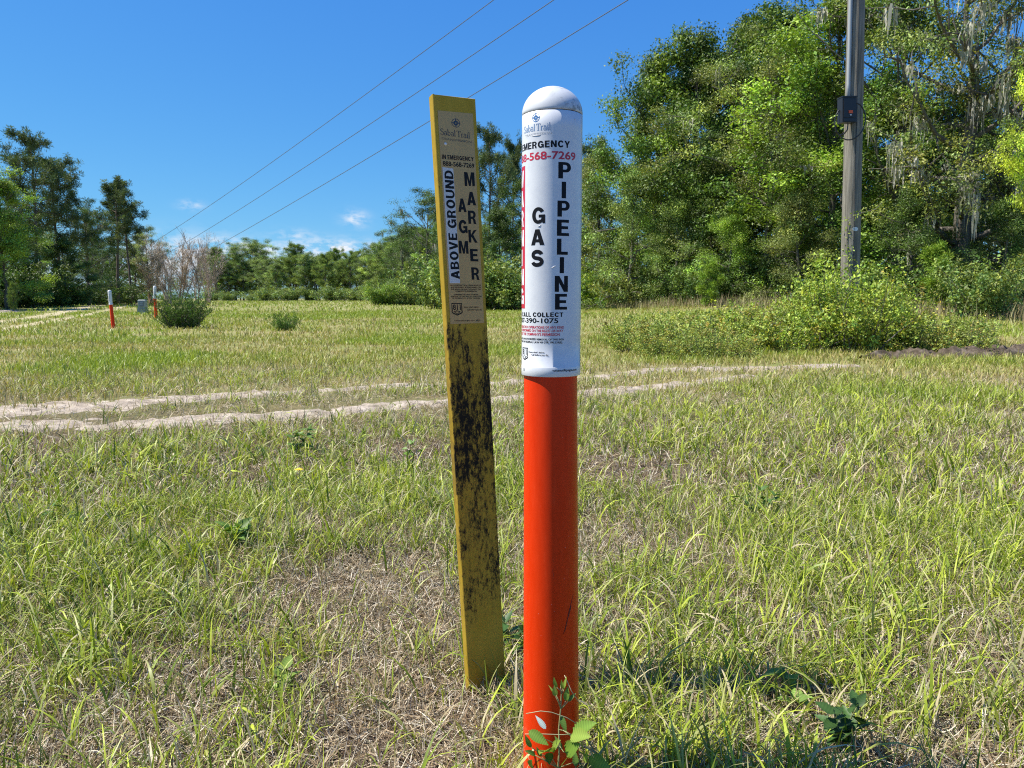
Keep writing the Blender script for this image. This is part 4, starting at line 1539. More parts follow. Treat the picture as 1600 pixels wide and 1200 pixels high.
# sleeve
m_sl, nt, out = new_mat('white_sleeve_plastic')
p = N(nt, 'ShaderNodeBsdfPrincipled', Roughness=0.3)
p.inputs['Specular IOR Level'].default_value = 0.5
tc = N(nt, 'ShaderNodeTexCoord')
n1 = N(nt, 'ShaderNodeTexNoise', Scale=45.0, Detail=6.0, Roughness=0.7)
L(nt, tc.outputs['Object'], n1.inputs['Vector'])
n2 = N(nt, 'ShaderNodeTexNoise', Scale=300.0, Detail=2.0)
L(nt, tc.outputs['Object'], n2.inputs['Vector'])
base = ramp(nt, n1.outputs['Fac'], [(0.2, (0.60, 0.61, 0.62)), (0.5, (0.70, 0.705, 0.70)), (0.8, (0.73, 0.73, 0.72))])
L(nt, base.outputs[0], p.inputs['Base Color'])
bp = N(nt, 'ShaderNodeBump', Strength=0.12, Distance=0.001)
L(nt, n1.outputs['Fac'], bp.inputs['Height'])
bp2 = N(nt, 'ShaderNodeBump', Strength=0.06, Distance=0.0006)
L(nt, n2.outputs['Fac'], bp2.inputs['Height'])
L(nt, bp.outputs[0], bp2.inputs['Normal'])
L(nt, bp2.outputs[0], p.inputs['Normal'])
L(nt, p.outputs[0], out.inputs[0])
mb = MB()
mb.lathe([(0.0545, Z_BOT + 0.004), (0.0560, Z_BOT), (SR, Z_BOT), (SR + 0.0005, Z_BOT + 0.0008), (SR + 0.0005, Z_BAND - 0.0008), (SR + 0.0002, Z_BAND - 0.0002), (SR, Z_BAND), (SR, Z_BAND + 0.05), (SR, (Z_BAND + Z_SEAM) / 2),
          (SR, Z_SEAM - 0.03), (SR, Z_SEAM - 0.0012), (SR - 0.0015, Z_SEAM - 0.0004), (SR - 0.004, Z_SEAM)], 128)
sleeve = link('sleeve', mb.mesh('sleeve', True), m_sl, root)
# dark thin seam and domed cap
mb = MB()
mb.lathe([(SR - 0.003, Z_SEAM - 0.001), (SR - 0.0012, Z_SEAM - 0.001), (SR - 0.0012, Z_SEAM + 0.0012), (SR - 0.003, Z_SEAM + 0.0012)], 96)
link('seam', mb.mesh('seam', True), mat_plain('seam_dirt', (0.03, 0.028, 0.025), 0.9), root)
m_cap, nt, out = new_mat('white_cap_plastic')
p = N(nt, 'ShaderNodeBsdfPrincipled', Roughness=0.38)
tc = N(nt, 'ShaderNodeTexCoord')
n1 = N(nt, 'ShaderNodeTexNoise', Scale=75.0, Detail=7.0, Roughness=0.75)
n2 = N(nt, 'ShaderNodeTexNoise', Scale=20.0, Detail=3.0)
L(nt, tc.outputs['Object'], n1.inputs['Vector'])
L(nt, tc.outputs['Object'], n2.inputs['Vector'])
sp = N(nt, 'ShaderNodeSeparateXYZ')
L(nt, tc.outputs['Object'], sp.inputs[0])
rt = math_n(nt, 'MULTIPLY', math_n(nt, 'ADD', sp.outputs[0], 0.012), 16.0, True)
pat = math_n(nt, 'MULTIPLY', rt, math_n(nt, 'MULTIPLY', math_n(nt, 'SUBTRACT', n2.outputs['Fac'], 0.36), 6.0, True))
sel = math_n(nt, 'MULTIPLY', math_n(nt, 'MULTIPLY', math_n(nt, 'SUBTRACT', n1.outputs['Fac'], 0.49), 12.0, True), pat, True)
L(nt, mix_rgb(nt, math_n(nt, 'MULTIPLY', sel, 0.8), (0.62, 0.625, 0.61), (0.17, 0.16, 0.125)), p.inputs['Base Color'])
L(nt, p.outputs[0], out.inputs[0])
ang = np.linspace(0, math.pi / 2, 24)
mb = MB()
mb.lathe([(SR - 0.003, Z_SEAM + 0.0004), (SR - 0.0006, Z_SEAM + 0.0006), (SR, Z_SEAM + 0.0016)] + [((SR) * math.cos(a) + (1e-4 if a > 1.57 else 0), Z_SEAM + 0.002 + (Z_APEX - Z_SEAM - 0.002) * math.sin(a)) for a in ang[1:]], 128)
link('dome_cap', mb.mesh('dome_cap', True), m_cap, root)


def post_uv(px, py):
    "angle along the sleeve (times radius) and height, from the picture"
    r = ray(px, py)
    ox, oy = -PX, -PY
    a = r[0] ** 2 + r[1] ** 2
    b_ = 2 * (ox * r[0] + oy * r[1])
    c = ox * ox + oy * oy - SR * SR
    disc = max(0.0, b_ * b_ - 4 * a * c)
    t = (-b_ - math.sqrt(disc)) / (2 * a)
    q = CAMP + r * t
    return math.atan2(q[0] - PX, -(q[1] - PY)) * SR, q[2]


def post_wrap(u, v, lift):
    a = np.asarray(u) / SR
    rr_ = SR + lift
    return np.stack([rr_ * np.sin(a), -rr_ * np.cos(a), np.asarray(v)], -1)


LP = Lettering(post_uv, post_wrap, True)
LP.fit('blue', compass(), 831.0, 844.2, 175.5, 191.5)
LP.fit('slate', serif_logo(), 819.3, 860.5, 193.2, 204.0, keep=(0, 1))
LP.text('grey', 'TRANSMISSION', 821, 862, 206.6, 210.2, 0.0, ys=845)
LP.text('black', 'IN EMERGENCY', 816.4, 890.4, 220.0, 230.6, 0.045, 'EMERGENCY', ys=883)
LP.text('red', '888-568-7269', 827.5, 899.0, 237.0, 249.2, 0.03, '568-7269', ys=885)
LP.text('black', 'CALL COLLECT', 832.6, 880.0, 488.2, 495.2, 0.04, 'COLLECT')
LP.text('black', '407-390-1075', 822.4, 872.3, 497.3, 504.8, 0.04, '390-1075')
LP.text('red', 'NO CONSTRUCTION OPERATIONS OF ANY KIND', 826.6, 881.3, 509.6, 513.6, 0.03, 'OPERATIONS OF ANY KIND')
LP.text('red', 'MAY BE PERFORMED ON THE RIGHT-OF-WAY', 831.0, 880.0, 515.0, 518.9, 0.03, 'ON THE RIGHT-OF-WAY')
LP.text('red', "WITHOUT THE COMPANY'S PERMISSION", 823.3, 874.7, 520.6, 524.7, 0.03, "COMPANY'S PERMISSION")
LP.text('black', 'TAMPERING OR UNAUTHORIZED REMOVAL OF THIS SIGN', 838.5, 881.0, 529.0, 531.9, 0.03, 'REMOVAL OF THIS SIGN')
LP.text('black', 'IS A VIOLATION OF FEDERAL LAW 49 CFR 190.229(E).', 834.0, 879.3, 533.6, 536.6, 0.03, 'LAW 49 CFR 190.229(E).')
LP.fit('black', badge(), 816.6, 825.2, 543.0, 563.0)
LP.text('black', "Know what's below.", 826.2, 851.3, 549.2, 551.8, 0.015)
LP.text('black', 'Call before you dig.', 830.4, 857.4, 553.2, 556.0, 0.015)
LP.text('black', 'vulcanutilitysigns.com', 863.0, 900.2, 576.6, 580.2, 0.02, lift=0.0009)
LP.rect('black', 818.8, 819.8, 575.0, 579.4, lift=0.0009)
for ch, (x0, x1, yt, yb) in zip('GAS', [(831.6, 851.8, 324.0, 349.2), (830.0, 850.8, 358.2, 383.0), (830.4, 849.6, 390.8, 416.5)]):
    LP.text(('black', 'GAS'), ch, x0, x1, yt, yb, 0.05)
for ch, (x0, x1, yt, yb) in zip('PIPELINE', [(872.4, 892, 253.4, 279), (877.6, 884.4, 284, 309.8), (871, 890, 313.6, 338.6), (870.2, 889, 343.2, 368.6), (870.2, 887.2, 373, 398),
                                             (874.6, 881.2, 401.8, 426.8), (866.8, 887.2, 431, 456), (867.2, 886, 459.2, 483.8)]):
    LP.text(('black', 'PIPELINE'), ch, x0, x1, yt, yb, 0.05)
# red panel with white stacked letters wrapping round the left side
ur, zt = post_uv(820.6, 259)
_, zb = post_uv(820.6, 482)
pw = 0.034
q = np.array([[ur - pw, zb], [ur, zb], [ur, zt], [ur - pw, zt]])
LP.put('red', q, np.array([[0, 1, 2], [0, 2, 3]]), 0.0002)
lh = (zt - zb - 0.010) / 7
for n_, ch in enumerate('WARNING'):
    v, f = block(ch)
    v = (v - v.min(0)) / (v.max(0) - v.min(0))
    w_ = 0.0245 if ch != 'I' else 0.008
    cx_ = ur - pw / 2
    v = v * [w_, lh * 0.84] + [cx_ - w_ / 2, zt - 0.005 - lh * (n_ + 0.92)]
    LP.put('white', v, f, 0.0004)
INK = {'black': mat_plain('black_ink', (0.006, 0.006, 0.008), 0.5, spec=0.2), 'red': mat_plain('red_ink', (0.55, 0.018, 0.045), 0.4), 'blue': mat_plain('blue_ink', (0.06, 0.20, 0.45), 0.4),
       'slate': mat_plain('slate_ink', (0.16, 0.27, 0.44), 0.45), 'grey': mat_plain('grey_ink', (0.42, 0.44, 0.46), 0.5), 'white': mat_plain('white_ink', (0.8, 0.8, 0.8), 0.4),
       'dark': mat_plain('dark_ink', (0.06, 0.055, 0.05), 0.45), 'strip': mat_plain('grey_white_film', (0.58, 0.58, 0.57), 0.45, 0.06, 60)}
NAMES = {'black': 'black_lettering', 'red': 'red_lettering', 'blue': 'compass_emblem', 'slate': 'company_lettering', 'grey': 'small_grey_lettering', 'white': 'white_lettering', 'dark': 'company_lettering', 'strip': 'white_strip'}
BIG = []
for k_, mbk in LP.mb.items():
    c_, w_ = k_ if isinstance(k_, tuple) else (k_, '')
    ob_ = link(NAMES[c_], mbk.mesh(NAMES[c_]), INK[c_], sleeve)
    if w_ in ('GAS', 'PIPELINE'):
        BIG.append(ob_)
# small scuffs moulded on the sleeve
m_sg = mat_plain('scuff_grey', (0.55, 0.56, 0.57), 0.5)
for (x, y, w, h) in ((865, 417, 7, 4), (843, 353, 5, 3), (838, 212, 14, 1.6), (898, 186, 1.2, 2)):
    u0, v0 = post_uv(x - w / 2, y + h / 2)
    u1, v1 = post_uv(x + w / 2, y - h / 2)
    P = np.stack([post_wrap(np.linspace(u0, u1, 6), np.linspace(v0, v1, 6), 0.0)], 0)[0]
    sc = MB()
    sc.tube(P, 0.0011 * np.sin(np.linspace(0.3, 2.85, 6)), 6)
    link('scuff', sc.mesh('scuff', True), m_sg, sleeve)

# ------------------------------------------------------------------ the yellow flat marker, leaning
BL = ground_px(734, 1083)
PR = ground_px(791, 1062)
TL = at_y(676.5, 146.5, BL[1] - 0.055)
nrm = np.cross(PR - BL, TL - BL)
nrm /= np.linalg.norm(nrm)
if nrm[1] > 0:
    nrm = -nrm


def on_plane(px, py, lift=0.0):
    r = ray(px, py)
    t = ((BL + nrm * lift - CAMP) @ nrm) / (r @ nrm)
    return CAMP + r * t


TR = on_plane(743.5, 154.5)
BR = on_plane(790.5, 1062)
axis_v = ((TL + TR) / 2 - (BL + BR) / 2)
LEN = float(np.linalg.norm(axis_v))
axis_v /= LEN
axis_u = np.cross(axis_v, nrm)
axis_u /= np.linalg.norm(axis_u)
if axis_u[0] < 0:
    axis_u = -axis_u
ORG = (BL + BR) / 2
MW = Matrix(((axis_u[0], -nrm[0], axis_v[0], ORG[0]), (axis_u[1], -nrm[1], axis_v[1], ORG[1]), (axis_u[2], -nrm[2], axis_v[2], ORG[2]), (0, 0, 0, 1)))
root2 = empty('flat_marker')
root2.matrix_world = MW
tag(root2, 'leaning yellow flat marker stake streaked with black mildew beside the white and orange post', 'marker stake')


def loc(P):
    d = P - ORG
    return d @ axis_u, d @ axis_v


uTL, vTL = loc(TL)
uTR, vTR = loc(TR)
uBL, vBL = loc(BL)
uBR, vBR = loc(BR)
wT, wB = (uTR - uTL) / 2, (uBR - uBL) / 2
print('marker widths', wT * 2, wB * 2, 'len', LEN, 'post', Z_APEX, Z_BOT)
m_y, nt, out = new_mat('mildewed_yellow')
p = N(nt, 'ShaderNodeBsdfPrincipled', Roughness=0.65)
p.inputs['Specular IOR Level'].default_value = 0.12
tc = N(nt, 'ShaderNodeTexCoord')
sp = N(nt, 'ShaderNodeSeparateXYZ')
L(nt, tc.outputs['Object'], sp.inputs[0])
mp = N(nt, 'ShaderNodeMapping')
mp.inputs['Scale'].default_value = (1, 1, 0.45)
L(nt, tc.outputs['Object'], mp.inputs[0])
n1 = N(nt, 'ShaderNodeTexNoise', Scale=95.0, Detail=9.0, Roughness=0.78)
n2 = N(nt, 'ShaderNodeTexNoise', Scale=17.0, Detail=5.0, Roughness=0.6)
n3 = N(nt, 'ShaderNodeTexNoise', Scale=420.0, Detail=3.0, Roughness=0.6)
for n_ in (n1, n2, n3):
    L(nt, mp.outputs[0], n_.inputs['Vector'])
prof = N(nt, 'ShaderNodeFloatCurve')
cv = prof.mapping.curves[0]


def vfrac(py):
    return float(loc(on_plane(740, py))[1] / LEN)


pts = [(0.0, 0.03), (vfrac(1000), 0.05), (vfrac(975), 0.34), (vfrac(940), 0.50), (vfrac(880), 0.56), (vfrac(800), 0.58), (vfrac(680), 0.80), (vfrac(600), 0.74), (vfrac(540), 0.60), (vfrac(505), 0.42), (vfrac(490), 0.30), (vfrac(300), 0.26), (1.0, 0.12)]
while len(cv.points) < len(pts):
    cv.points.new(0.5, 0.5)
for pt, (a, b_) in zip(cv.points, pts):
    pt.location = (a, b_)
prof.mapping.update()
L(nt, math_n(nt, 'DIVIDE', sp.outputs[2], LEN), prof.inputs['Value'])
ssum = math_n(nt, 'ADD', math_n(nt, 'MULTIPLY', n1.outputs['Fac'], 1.15), math_n(nt, 'MULTIPLY', n2.outputs['Fac'], 0.75))
ssum = math_n(nt, 'SUBTRACT', ssum, 0.28)
ssum = math_n(nt, 'ADD', ssum, math_n(nt, 'MULTIPLY', n3.outputs['Fac'], 0.3))
# more growth along the right edge
ed = math_n(nt, 'MULTIPLY', math_n(nt, 'SUBTRACT', sp.outputs[0], wB - 0.018), 14.0, True)
lev = math_n(nt, 'ADD', prof.outputs[0], math_n(nt, 'MULTIPLY', ed, 0.45))
val = math_n(nt, 'ADD', ssum, math_n(nt, 'MULTIPLY', lev, 0.46))
msk = ramp(nt, val, [(0.0, (0, 0, 0)), (0.5, (0, 0, 0)), (1.0, (1, 1, 1))])
el = msk.color_ramp.elements
el[1].position, el[2].position = 0.0, 1.0
fm = math_n(nt, 'MULTIPLY', math_n(nt, 'SUBTRACT', val, 1.06), 6.5, True)
face = math_n(nt, 'SUBTRACT', 1.0, math_n(nt, 'MULTIPLY', math_n(nt, 'SUBTRACT', sp.outputs[1], 0.0035), 300.0, True))
lowf = math_n(nt, 'ADD', math_n(nt, 'MULTIPLY', face, 0.85), 0.15)
fm = math_n(nt, 'MULTIPLY', fm, lowf)
stain = math_n(nt, 'MULTIPLY', math_n(nt, 'SUBTRACT', val, 0.92), 2.4, True)
yc = ramp(nt, n2.outputs['Fac'], [(0.3, (0.41, 0.265, 0.026)), (0.7, (0.52, 0.345, 0.045))])
c1 = mix_rgb(nt, math_n(nt, 'MULTIPLY', stain, 0.7), yc.outputs[0], (0.20, 0.125, 0.03))
L(nt, mix_rgb(nt, fm, c1, (0.014, 0.012, 0.010)), p.inputs['Base Color'])
bp = N(nt, 'ShaderNodeBump', Strength=0.35, Distance=0.001)
L(nt, n1.outputs['Fac'], bp.inputs['Height'])
L(nt, bp.outputs[0], p.inputs['Normal'])
L(nt, p.outputs[0], out.inputs[0])

# channel section: flat face with edges folded back
fl, tk, rc = 0.019, 0.0032, 0.004


def section(w):
    o_, i_ = [], []
    o_ += [(-w, fl)]
    for a in np.linspace(0, math.pi / 2, 5):
        o_.append((-w + rc - rc * math.cos(a), rc - rc * math.sin(a)))
    for a in np.linspace(math.pi / 2, 0, 5):
        o_.append((w - rc + rc * math.cos(a), rc - rc * math.sin(a)))
    o_ += [(w, fl)]
    i_ = [(w - tk, fl), (w - tk, tk + 0.002), (w - tk - 0.002, tk), (-w + tk + 0.002, tk), (-w + tk, tk + 0.002), (-w + tk, fl)]
    return o_ + i_


mb = MB()
NV = 60
rows = []
rj = random.Random(3)
for r_ in range(NV + 1):
    t = -0.14 + (1.14) * r_ / NV
    w = wB + (wT - wB) * t
    for (u, n_) in section(w):
        s = (u / w + 1) / 2
        vtop = t * LEN
        if r_ == NV:
            vtop = vTL + (vTR - vTL) * s + rj.uniform(-0.0012, 0.0012) - (0.004 if n_ > 0.01 else 0)
        rows.append((u, n_, vtop))
K = len(section(0.05))
i = np.arange(NV)[:, None] * K
j = np.arange(K)[None]
k = (j + 1) % K
qs = np.stack([i + j, i + k, i + K + k, i + K + j], -1).reshape(-1, 4)
mb.add(rows, qs)
# top end cap (strip across the section)
o = NV * K
top = []
no_ = 12
# flat part of the top: pair outer and inner corners
pairs = [(0, 17), (1, 16), (5, 15), (6, 14), (10, 13), (11, 12)]
for (a, b_), (c_, d_) in zip(pairs[:-1], pairs[1:]):
    top.append([o + a, o + c_, o + d_, o + b_])
mb.q.append(np.array(top))
stake = link('stake', mb.mesh('stake'), m_y, root2)


def mk_uv(px, py):
    return loc(on_plane(px, py))


def mk_wrap(u, v, lift):
    return np.stack([np.asarray(u), np.full(len(u), -lift), np.asarray(v)], -1)


LM = Lettering(mk_uv, mk_wrap, False)
m_dec = mat_plain('tan_decal', (0.49, 0.31, 0.11), 0.45, 0.06, 30)
dq = np.array([mk_uv(683.5, 172.4), mk_uv(738.8, 177.6), mk_uv(756.3, 504.6), mk_uv(703.8, 506.4)])
mb = MB()
mb.add(mk_wrap(dq[:, 0], dq[:, 1], 0.0005), [[0, 3, 2, 1]])
decal = link('decal', mb.mesh('decal'), m_dec, stake)


def mtext(key, s, pl, pr, h, bold=0.03, lift=0.0008):
    "baseline from pl to pr (picture points), capital height h picture px"
    a, b_ = np.array(mk_uv(*pl)), np.array(mk_uv(*pr))
    t_ = np.array(mk_uv(pl[0], pl[1] - h))
    blk = bold >= 0.035 and all(c in GLY or c in 'S ' for c in s)
    v, f = block(s) if blk else text_polys(s, min(bold, 0.022))
    ch, y0 = (1.0, 0.0) if blk else cap_h(min(bold, 0.022))
    v[:, 0] = (v[:, 0] - v[:, 0].min()) / (v[:, 0].max() - v[:, 0].min())
    v[:, 1] = (v[:, 1] - y0) / ch
    up = np.array([0, np.linalg.norm(t_ - a)])
    LM.put(key if len(s) == 1 else (key, s), a + v[:, :1] * (b_ - a) + v[:, 1:] * up, f, lift)


def mart(key, art, pl, pr, pt_h, y0=0.0, y1=1.0, lift=0.0008):
    v, f = art
    v = v.copy()
    a, b_ = np.array(mk_uv(*pl)), np.array(mk_uv(*pr))
    t_ = np.array(mk_uv(pl[0], pl[1] - pt_h))
    v[:, 0] = (v[:, 0] - v[:, 0].min()) / (v[:, 0].max() - v[:, 0].min())
    v[:, 1] = (v[:, 1] - y0) / (y1 - y0)
    up = np.array([0, np.linalg.norm(t_ - a)])
    LM.put(key, a + v[:, :1] * (b_ - a) + v[:, 1:] * up, f, lift)


mart('blue', compass(), (704.6, 200.0), (720.2, 201.0), 16.4, -1.18, 1.18)
mart('dark', serif_logo(), (688.2, 210.2), (734.2, 216.6), 9.6)
mtext('dark2', 'TRANSMISSION', (690, 218.2), (736.5, 223.6), 3.4, 0.0)
mtext('black', 'IN EMERGENCY', (690.6, 248.2), (740, 252.2), 6.8, 0.035)
mtext('black', '888-568-7269', (691.8, 258.8), (741, 262.8), 7.2, 0.03)
sq = np.array([mk_uv(691.0, 261.0), mk_uv(708.0, 263.6), mk_uv(718.8, 442.5), mk_uv(702.4, 442.5)])
LM.put('strip', sq, np.array([[0, 3, 2], [0, 2, 1]]), 0.00075)
# the two words on the strip, reading upwards
v, f = block('ABOVE GROUND')
ch, y0 = 1.0, 0.0
a, b_ = np.array(mk_uv(718.2, 436.0)), np.array(mk_uv(707.4, 267.0))
c_ = np.array(mk_uv(704.6, 436.0))
v[:, 0] = (v[:, 0] - v[:, 0].min()) / (v[:, 0].max() - v[:, 0].min())
v[:, 1] = (v[:, 1] - y0) / ch
LM.put('black', a + v[:, :1] * (b_ - a) + v[:, 1:] * (c_ - a) * 0.98, f, 0.001)
for ch_, (x0, x1, yb, h) in zip('AGM', [(716, 729, 331, 21), (717, 730.6, 364, 20.5), (717.2, 732, 396, 20)]):
    mtext(('black', 'AGM'), ch_, (x0, yb), (x1, yb + 0.6), h, 0.045)
for ch_, (x0, x1, yb, h) in zip('MARKER', [(726, 741.8, 290.6, 21.6), (730, 743.8, 320.6, 21), (731.8, 744.6, 349.8, 20.8), (732.4, 746, 379, 20), (735, 747.2, 408.2, 19.4), (737, 749.4, 437, 19.4)]):
    mtext(('black', 'MARKER'), ch_, (x0, yb), (x1, yb + 0.4), h, 0.045)
for s_, x0, x1, yt, yb in (('NO CONSTRUCTION OPERATIONS OF', 703, 751, 444.8, 447), ('ANY KIND MAY BE PERFORMED ON', 704, 751, 447.9, 450.0), ('THE RIGHT-OF-WAY WITHOUT THE', 704.2, 751, 451, 453.1), ("COMPANY'S PERMISSION", 711.4, 744.4, 454, 456.1),
                           ('TAMPERING OR UNAUTHORIZED', 709, 747.4, 459.4, 461.3), ('REMOVAL OF THIS SIGN IS A VIOLATION', 704.2, 752, 462.2, 464.1), ('OF FEDERAL LAW 49 CFR 190.229(E).', 706.4, 750.2, 464.9, 466.8)):
    mtext('black', s_, (x0, yb), (x1, yb), yb - yt, 0.03)
mart('black', badge(), (705.8, 493.2), (723.0, 493.2), 20.0, -1.22, 1.05)
mtext('black', "Know what's below.", (724.6, 481.0), (747.8, 480.8), 2.4, 0.015)
mtext('black', 'Call before you dig.', (729.6, 485.2), (753, 485.0), 2.6, 0.015)
mtext('black', 'vulcanutilitysigns.com', (709.5, 502.0), (741.4, 501.6), 2.2, 0.01)
dv = join2([stroke([(-1, 0), (0, .9), (1, 0), (0, -.9), (-1, 0)], .22), stroke([(-.5, 0), (.5, 0)], .3)])
mart('black', dv, (743.4, 502.6), (750.6, 502.4), 4.0, -1, 1)
INK['dark2'] = INK['dark']
INK['blue'] = INK['blue']
NAMES['dark2'] = 'small_dark_lettering'
m_navy = mat_plain('navy_ink', (0.03, 0.045, 0.07), 0.45)
for k_, mbk in LM.mb.items():
    c_ = k_[0] if isinstance(k_, tuple) else k_
    link(NAMES[c_], mbk.mesh(NAMES[c_]), m_navy if c_ == 'blue' else INK[c_], decal)
# white rivet
u_, v_ = mk_uv(695.8, 225)
mb = MB()
mb.lathe([(0.0036, 0.0), (0.0034, 0.0012), (0.0022, 0.0022), (0.0001, 0.0026)], 16)
mb.v[0] = np.stack([mb.v[0][:, 0] + u_, -mb.v[0][:, 2] - 0.0006, mb.v[0][:, 1] + v_], -1)
link('rivet', mb.mesh('rivet', True), mat_plain('rivet_white', (0.75, 0.75, 0.74), 0.4), stake)

# ------------------------------------------------------------------ distant marker posts (copies of the near one)


def far_post(px_top, py_top, px_base, d, label, base_py=None):
    o = root.copy()
    COL.objects.link(o)
    for ch_ in list(root.children):
        c_ = ch_.copy()
        COL.objects.link(c_)
        c_.parent = o
        if ch_ is sleeve:
            for b_ in BIG:
                e_ = b_.copy()
                COL.objects.link(e_)
                e_.parent = c_
    x = xat(px_base, d)
    g = float(gz(x, d))
    top = at_y(px_top, py_top, d)
    s = (top[2] - g) / Z_APEX
    o.location = (x, d, g)
    o.scale = (s * 1.12, s * 1.12, s)
    o.rotation_euler = (0, math.atan2(top[0] - x, top[2] - g), rr.uniform(-0.4, 0.4))
    tag(o, label, 'marker post', 'orange and white marker posts')
    return o


root['group'] = 'orange and white marker posts'
far_post(170.5, 453, 177, 26.4, 'leaning orange and white marker post standing alone in the field left of the grey box')
far_post(241.5, 446.5, 243.5, 38.0, 'distant orange and white marker post half hidden behind the dark evergreen bush')

# ------------------------------------------------------------------ grey utility box
d = 49.5
x = xat(223.5, d)
bx = empty('utility_box', (x, d, float(gz(x, d))), 0.15)
tag(bx, 'grey plastic utility pedestal box with darker square label in the far field', 'utility box')
m_box = mat_plain('grey_plastic', (0.23, 0.255, 0.24), 0.6, 0.08, 6)
mb = MB()
mb.box((0, 0, 0.15), (0.56, 0.5, 0.34), taper=0.95)
link('base', mb.mesh('box_base'), m_box, bx)
mb = MB()
mb.box((0, 0, 0.56), (0.48, 0.42, 0.56), taper=0.93)
mb.box((0, 0, 0.865), (0.46, 0.41, 0.06), taper=0.8)
link('cover', mb.mesh('box_cover'), mat_plain('grey_cover', (0.26, 0.29, 0.27), 0.55, 0.08, 6), bx)
mb = MB()
mb.box((0.0, -0.216, 0.62), (0.25, 0.02, 0.32))
link('label_panel', mb.mesh('box_panel'), mat_plain('panel_grey', (0.13, 0.16, 0.18), 0.5), bx)
mb = MB()
mb.box((0.0, -0.229, 0.69), (0.18, 0.006, 0.05))
mb.box((0.0, -0.229, 0.59), (0.18, 0.006, 0.03))
link('label_stripe', mb.mesh('box_stripe'), mat_plain('stripe_grey', (0.35, 0.38, 0.40), 0.5), bx)

# ------------------------------------------------------------------ utility pole
PDp = 16.2
bpole = at_y(1328.5, 420, PDp)
tpole = at_y(1338.0, 0, PDp)
dirp = (tpole - bpole)
dirp /= dirp[2]
pz0 = float(gz(bpole[0], PDp))
pb = bpole + dirp * (pz0 - bpole[2])
pole = empty('utility_pole', tuple(pb))
tag(pole, 'weathered grey wooden utility pole with black box and cable loop on it', 'utility pole')
PH = 12.4
zz = np.linspace(-0.4, PH, 26)
pr = np.interp(zz, [0, 5.5, PH], [0.192, 0.172, 0.13])
mb = MB()
mb.tube(np.stack([dirp[0] * zz, dirp[1] * zz, zz], -1), pr, 28)
m_pole = mat_bark('weathered_wood', (0.09, 0.08, 0.062), (0.33, 0.30, 0.245), 30, 26.0, 0.9)
shaft = link('shaft', mb.mesh('pole_shaft', True), m_pole, pole)


def pole_pt(z, ang, lift=0.0):
    r_ = np.interp(z, [0, 5.5, PH], [0.192, 0.172, 0.13]) + lift
    return np.array([dirp[0] * z + math.sin(ang) * r_, dirp[1] * z - math.cos(ang) * r_, z])


def pole_z(py):
    return float(at_y(1333, py, PDp - 0.18)[2] - pz0)


# staples wire running down the front
mb = MB()
mb.tube([pole_pt(z, -0.12 + 0.03 * math.sin(z * 3), 0.004) for z in np.linspace(0.2, PH - 1, 60)], 0.008, 6)
link('ground_wire', mb.mesh('pole_wire', True), mat_plain('dark_wire', (0.04, 0.04, 0.04), 0.6), pole)
mb = MB()
zc = pole_z(160)
mb.tube([pole_pt(z, -0.95, 0.035) for z in np.linspace(zc, PH - 0.6, 20)], 0.038, 14)
link('conduit', mb.mesh('pole_conduit', True), mat_plain('grey_conduit', (0.33, 0.345, 0.35), 0.55), pole)
# black box
zb_, zt_ = pole_z(192.5), pole_z(153.5)
bxw = 0.31
bc = at_y(1323.5, 173, PDp - 0.24) - pb
rz = Matrix.Rotation(0.16, 3, 'Z') @ Matrix.Rotation(-0.05, 3, 'Y')
rz = np.array(rz)
mb = MB()
mb.box(bc, (bxw, 0.18, zt_ - zb_), rz)
mb.box(bc + rz @ np.array([0, -0.098, 0.03]), (bxw * 0.86, 0.016, (zt_ - zb_) * 0.72), rz)
mb.box(bc + rz @ np.array([0, -0.098, -(zt_ - zb_) / 2 + 0.045]), (bxw * 0.86, 0.016, 0.05), rz)
mb.box(bc + rz @ np.array([0, -0.008, (zt_ - zb_) / 2 + 0.010]), (bxw * 1.05, 0.20, 0.02), rz)
cabinet = link('junction_box', mb.mesh('junction_box'), mat_plain('black_plastic', (0.018, 0.018, 0.02), 0.45), pole)
mb = MB()
mb.box(bc + rz @ np.array([0.01, -0.113, -0.045]), (0.085, 0.006, 0.055), rz)
link('orange_sticker', mb.mesh('orange_sticker'), mat_plain('orange_sticker', (0.75, 0.10, 0.02), 0.5), cabinet)
mb = MB()
mb.box(bc + rz @ np.array([0.01, -0.113, -0.105]), (0.03, 0.006, 0.022), rz)
link('white_sticker', mb.mesh('white_sticker'), mat_plain('white_sticker', (0.75, 0.75, 0.75), 0.5), cabinet)
# cable loop
cp = [(1337, 161), (1344, 163), (1350, 172), (1353, 184), (1350, 200), (1343, 211), (1333, 218), (1322, 219), (1312, 213), (1306, 203), (1304, 192), (1306, 180), (1311, 172)]
cp2 = [(1325, 193), (1324, 203), (1318, 210), (1310, 211), (1305, 205)]
for pts_, dd in ((cp, 0.28), (cp2, 0.24)):
    P = np.array([at_y(x_, y_, PDp - dd - (0.02 if 1318 < x_ < 1350 else -0.04)) - pb for x_, y_ in pts_])
    t_ = np.linspace(0, len(P) - 1, 50)
    P = np.stack([np.interp(t_, range(len(P)), P[:, q]) for q in range(3)], -1)
    for _ in range(3):
        P[1:-1] = (P[:-2] + 2 * P[1:-1] + P[2:]) / 4
    mb = MB()
    mb.tube(P, 0.013, 8)
    link('cable_loop', mb.mesh('cable_loop', True), mat_plain('black_cable', (0.02, 0.02, 0.02), 0.35), pole)
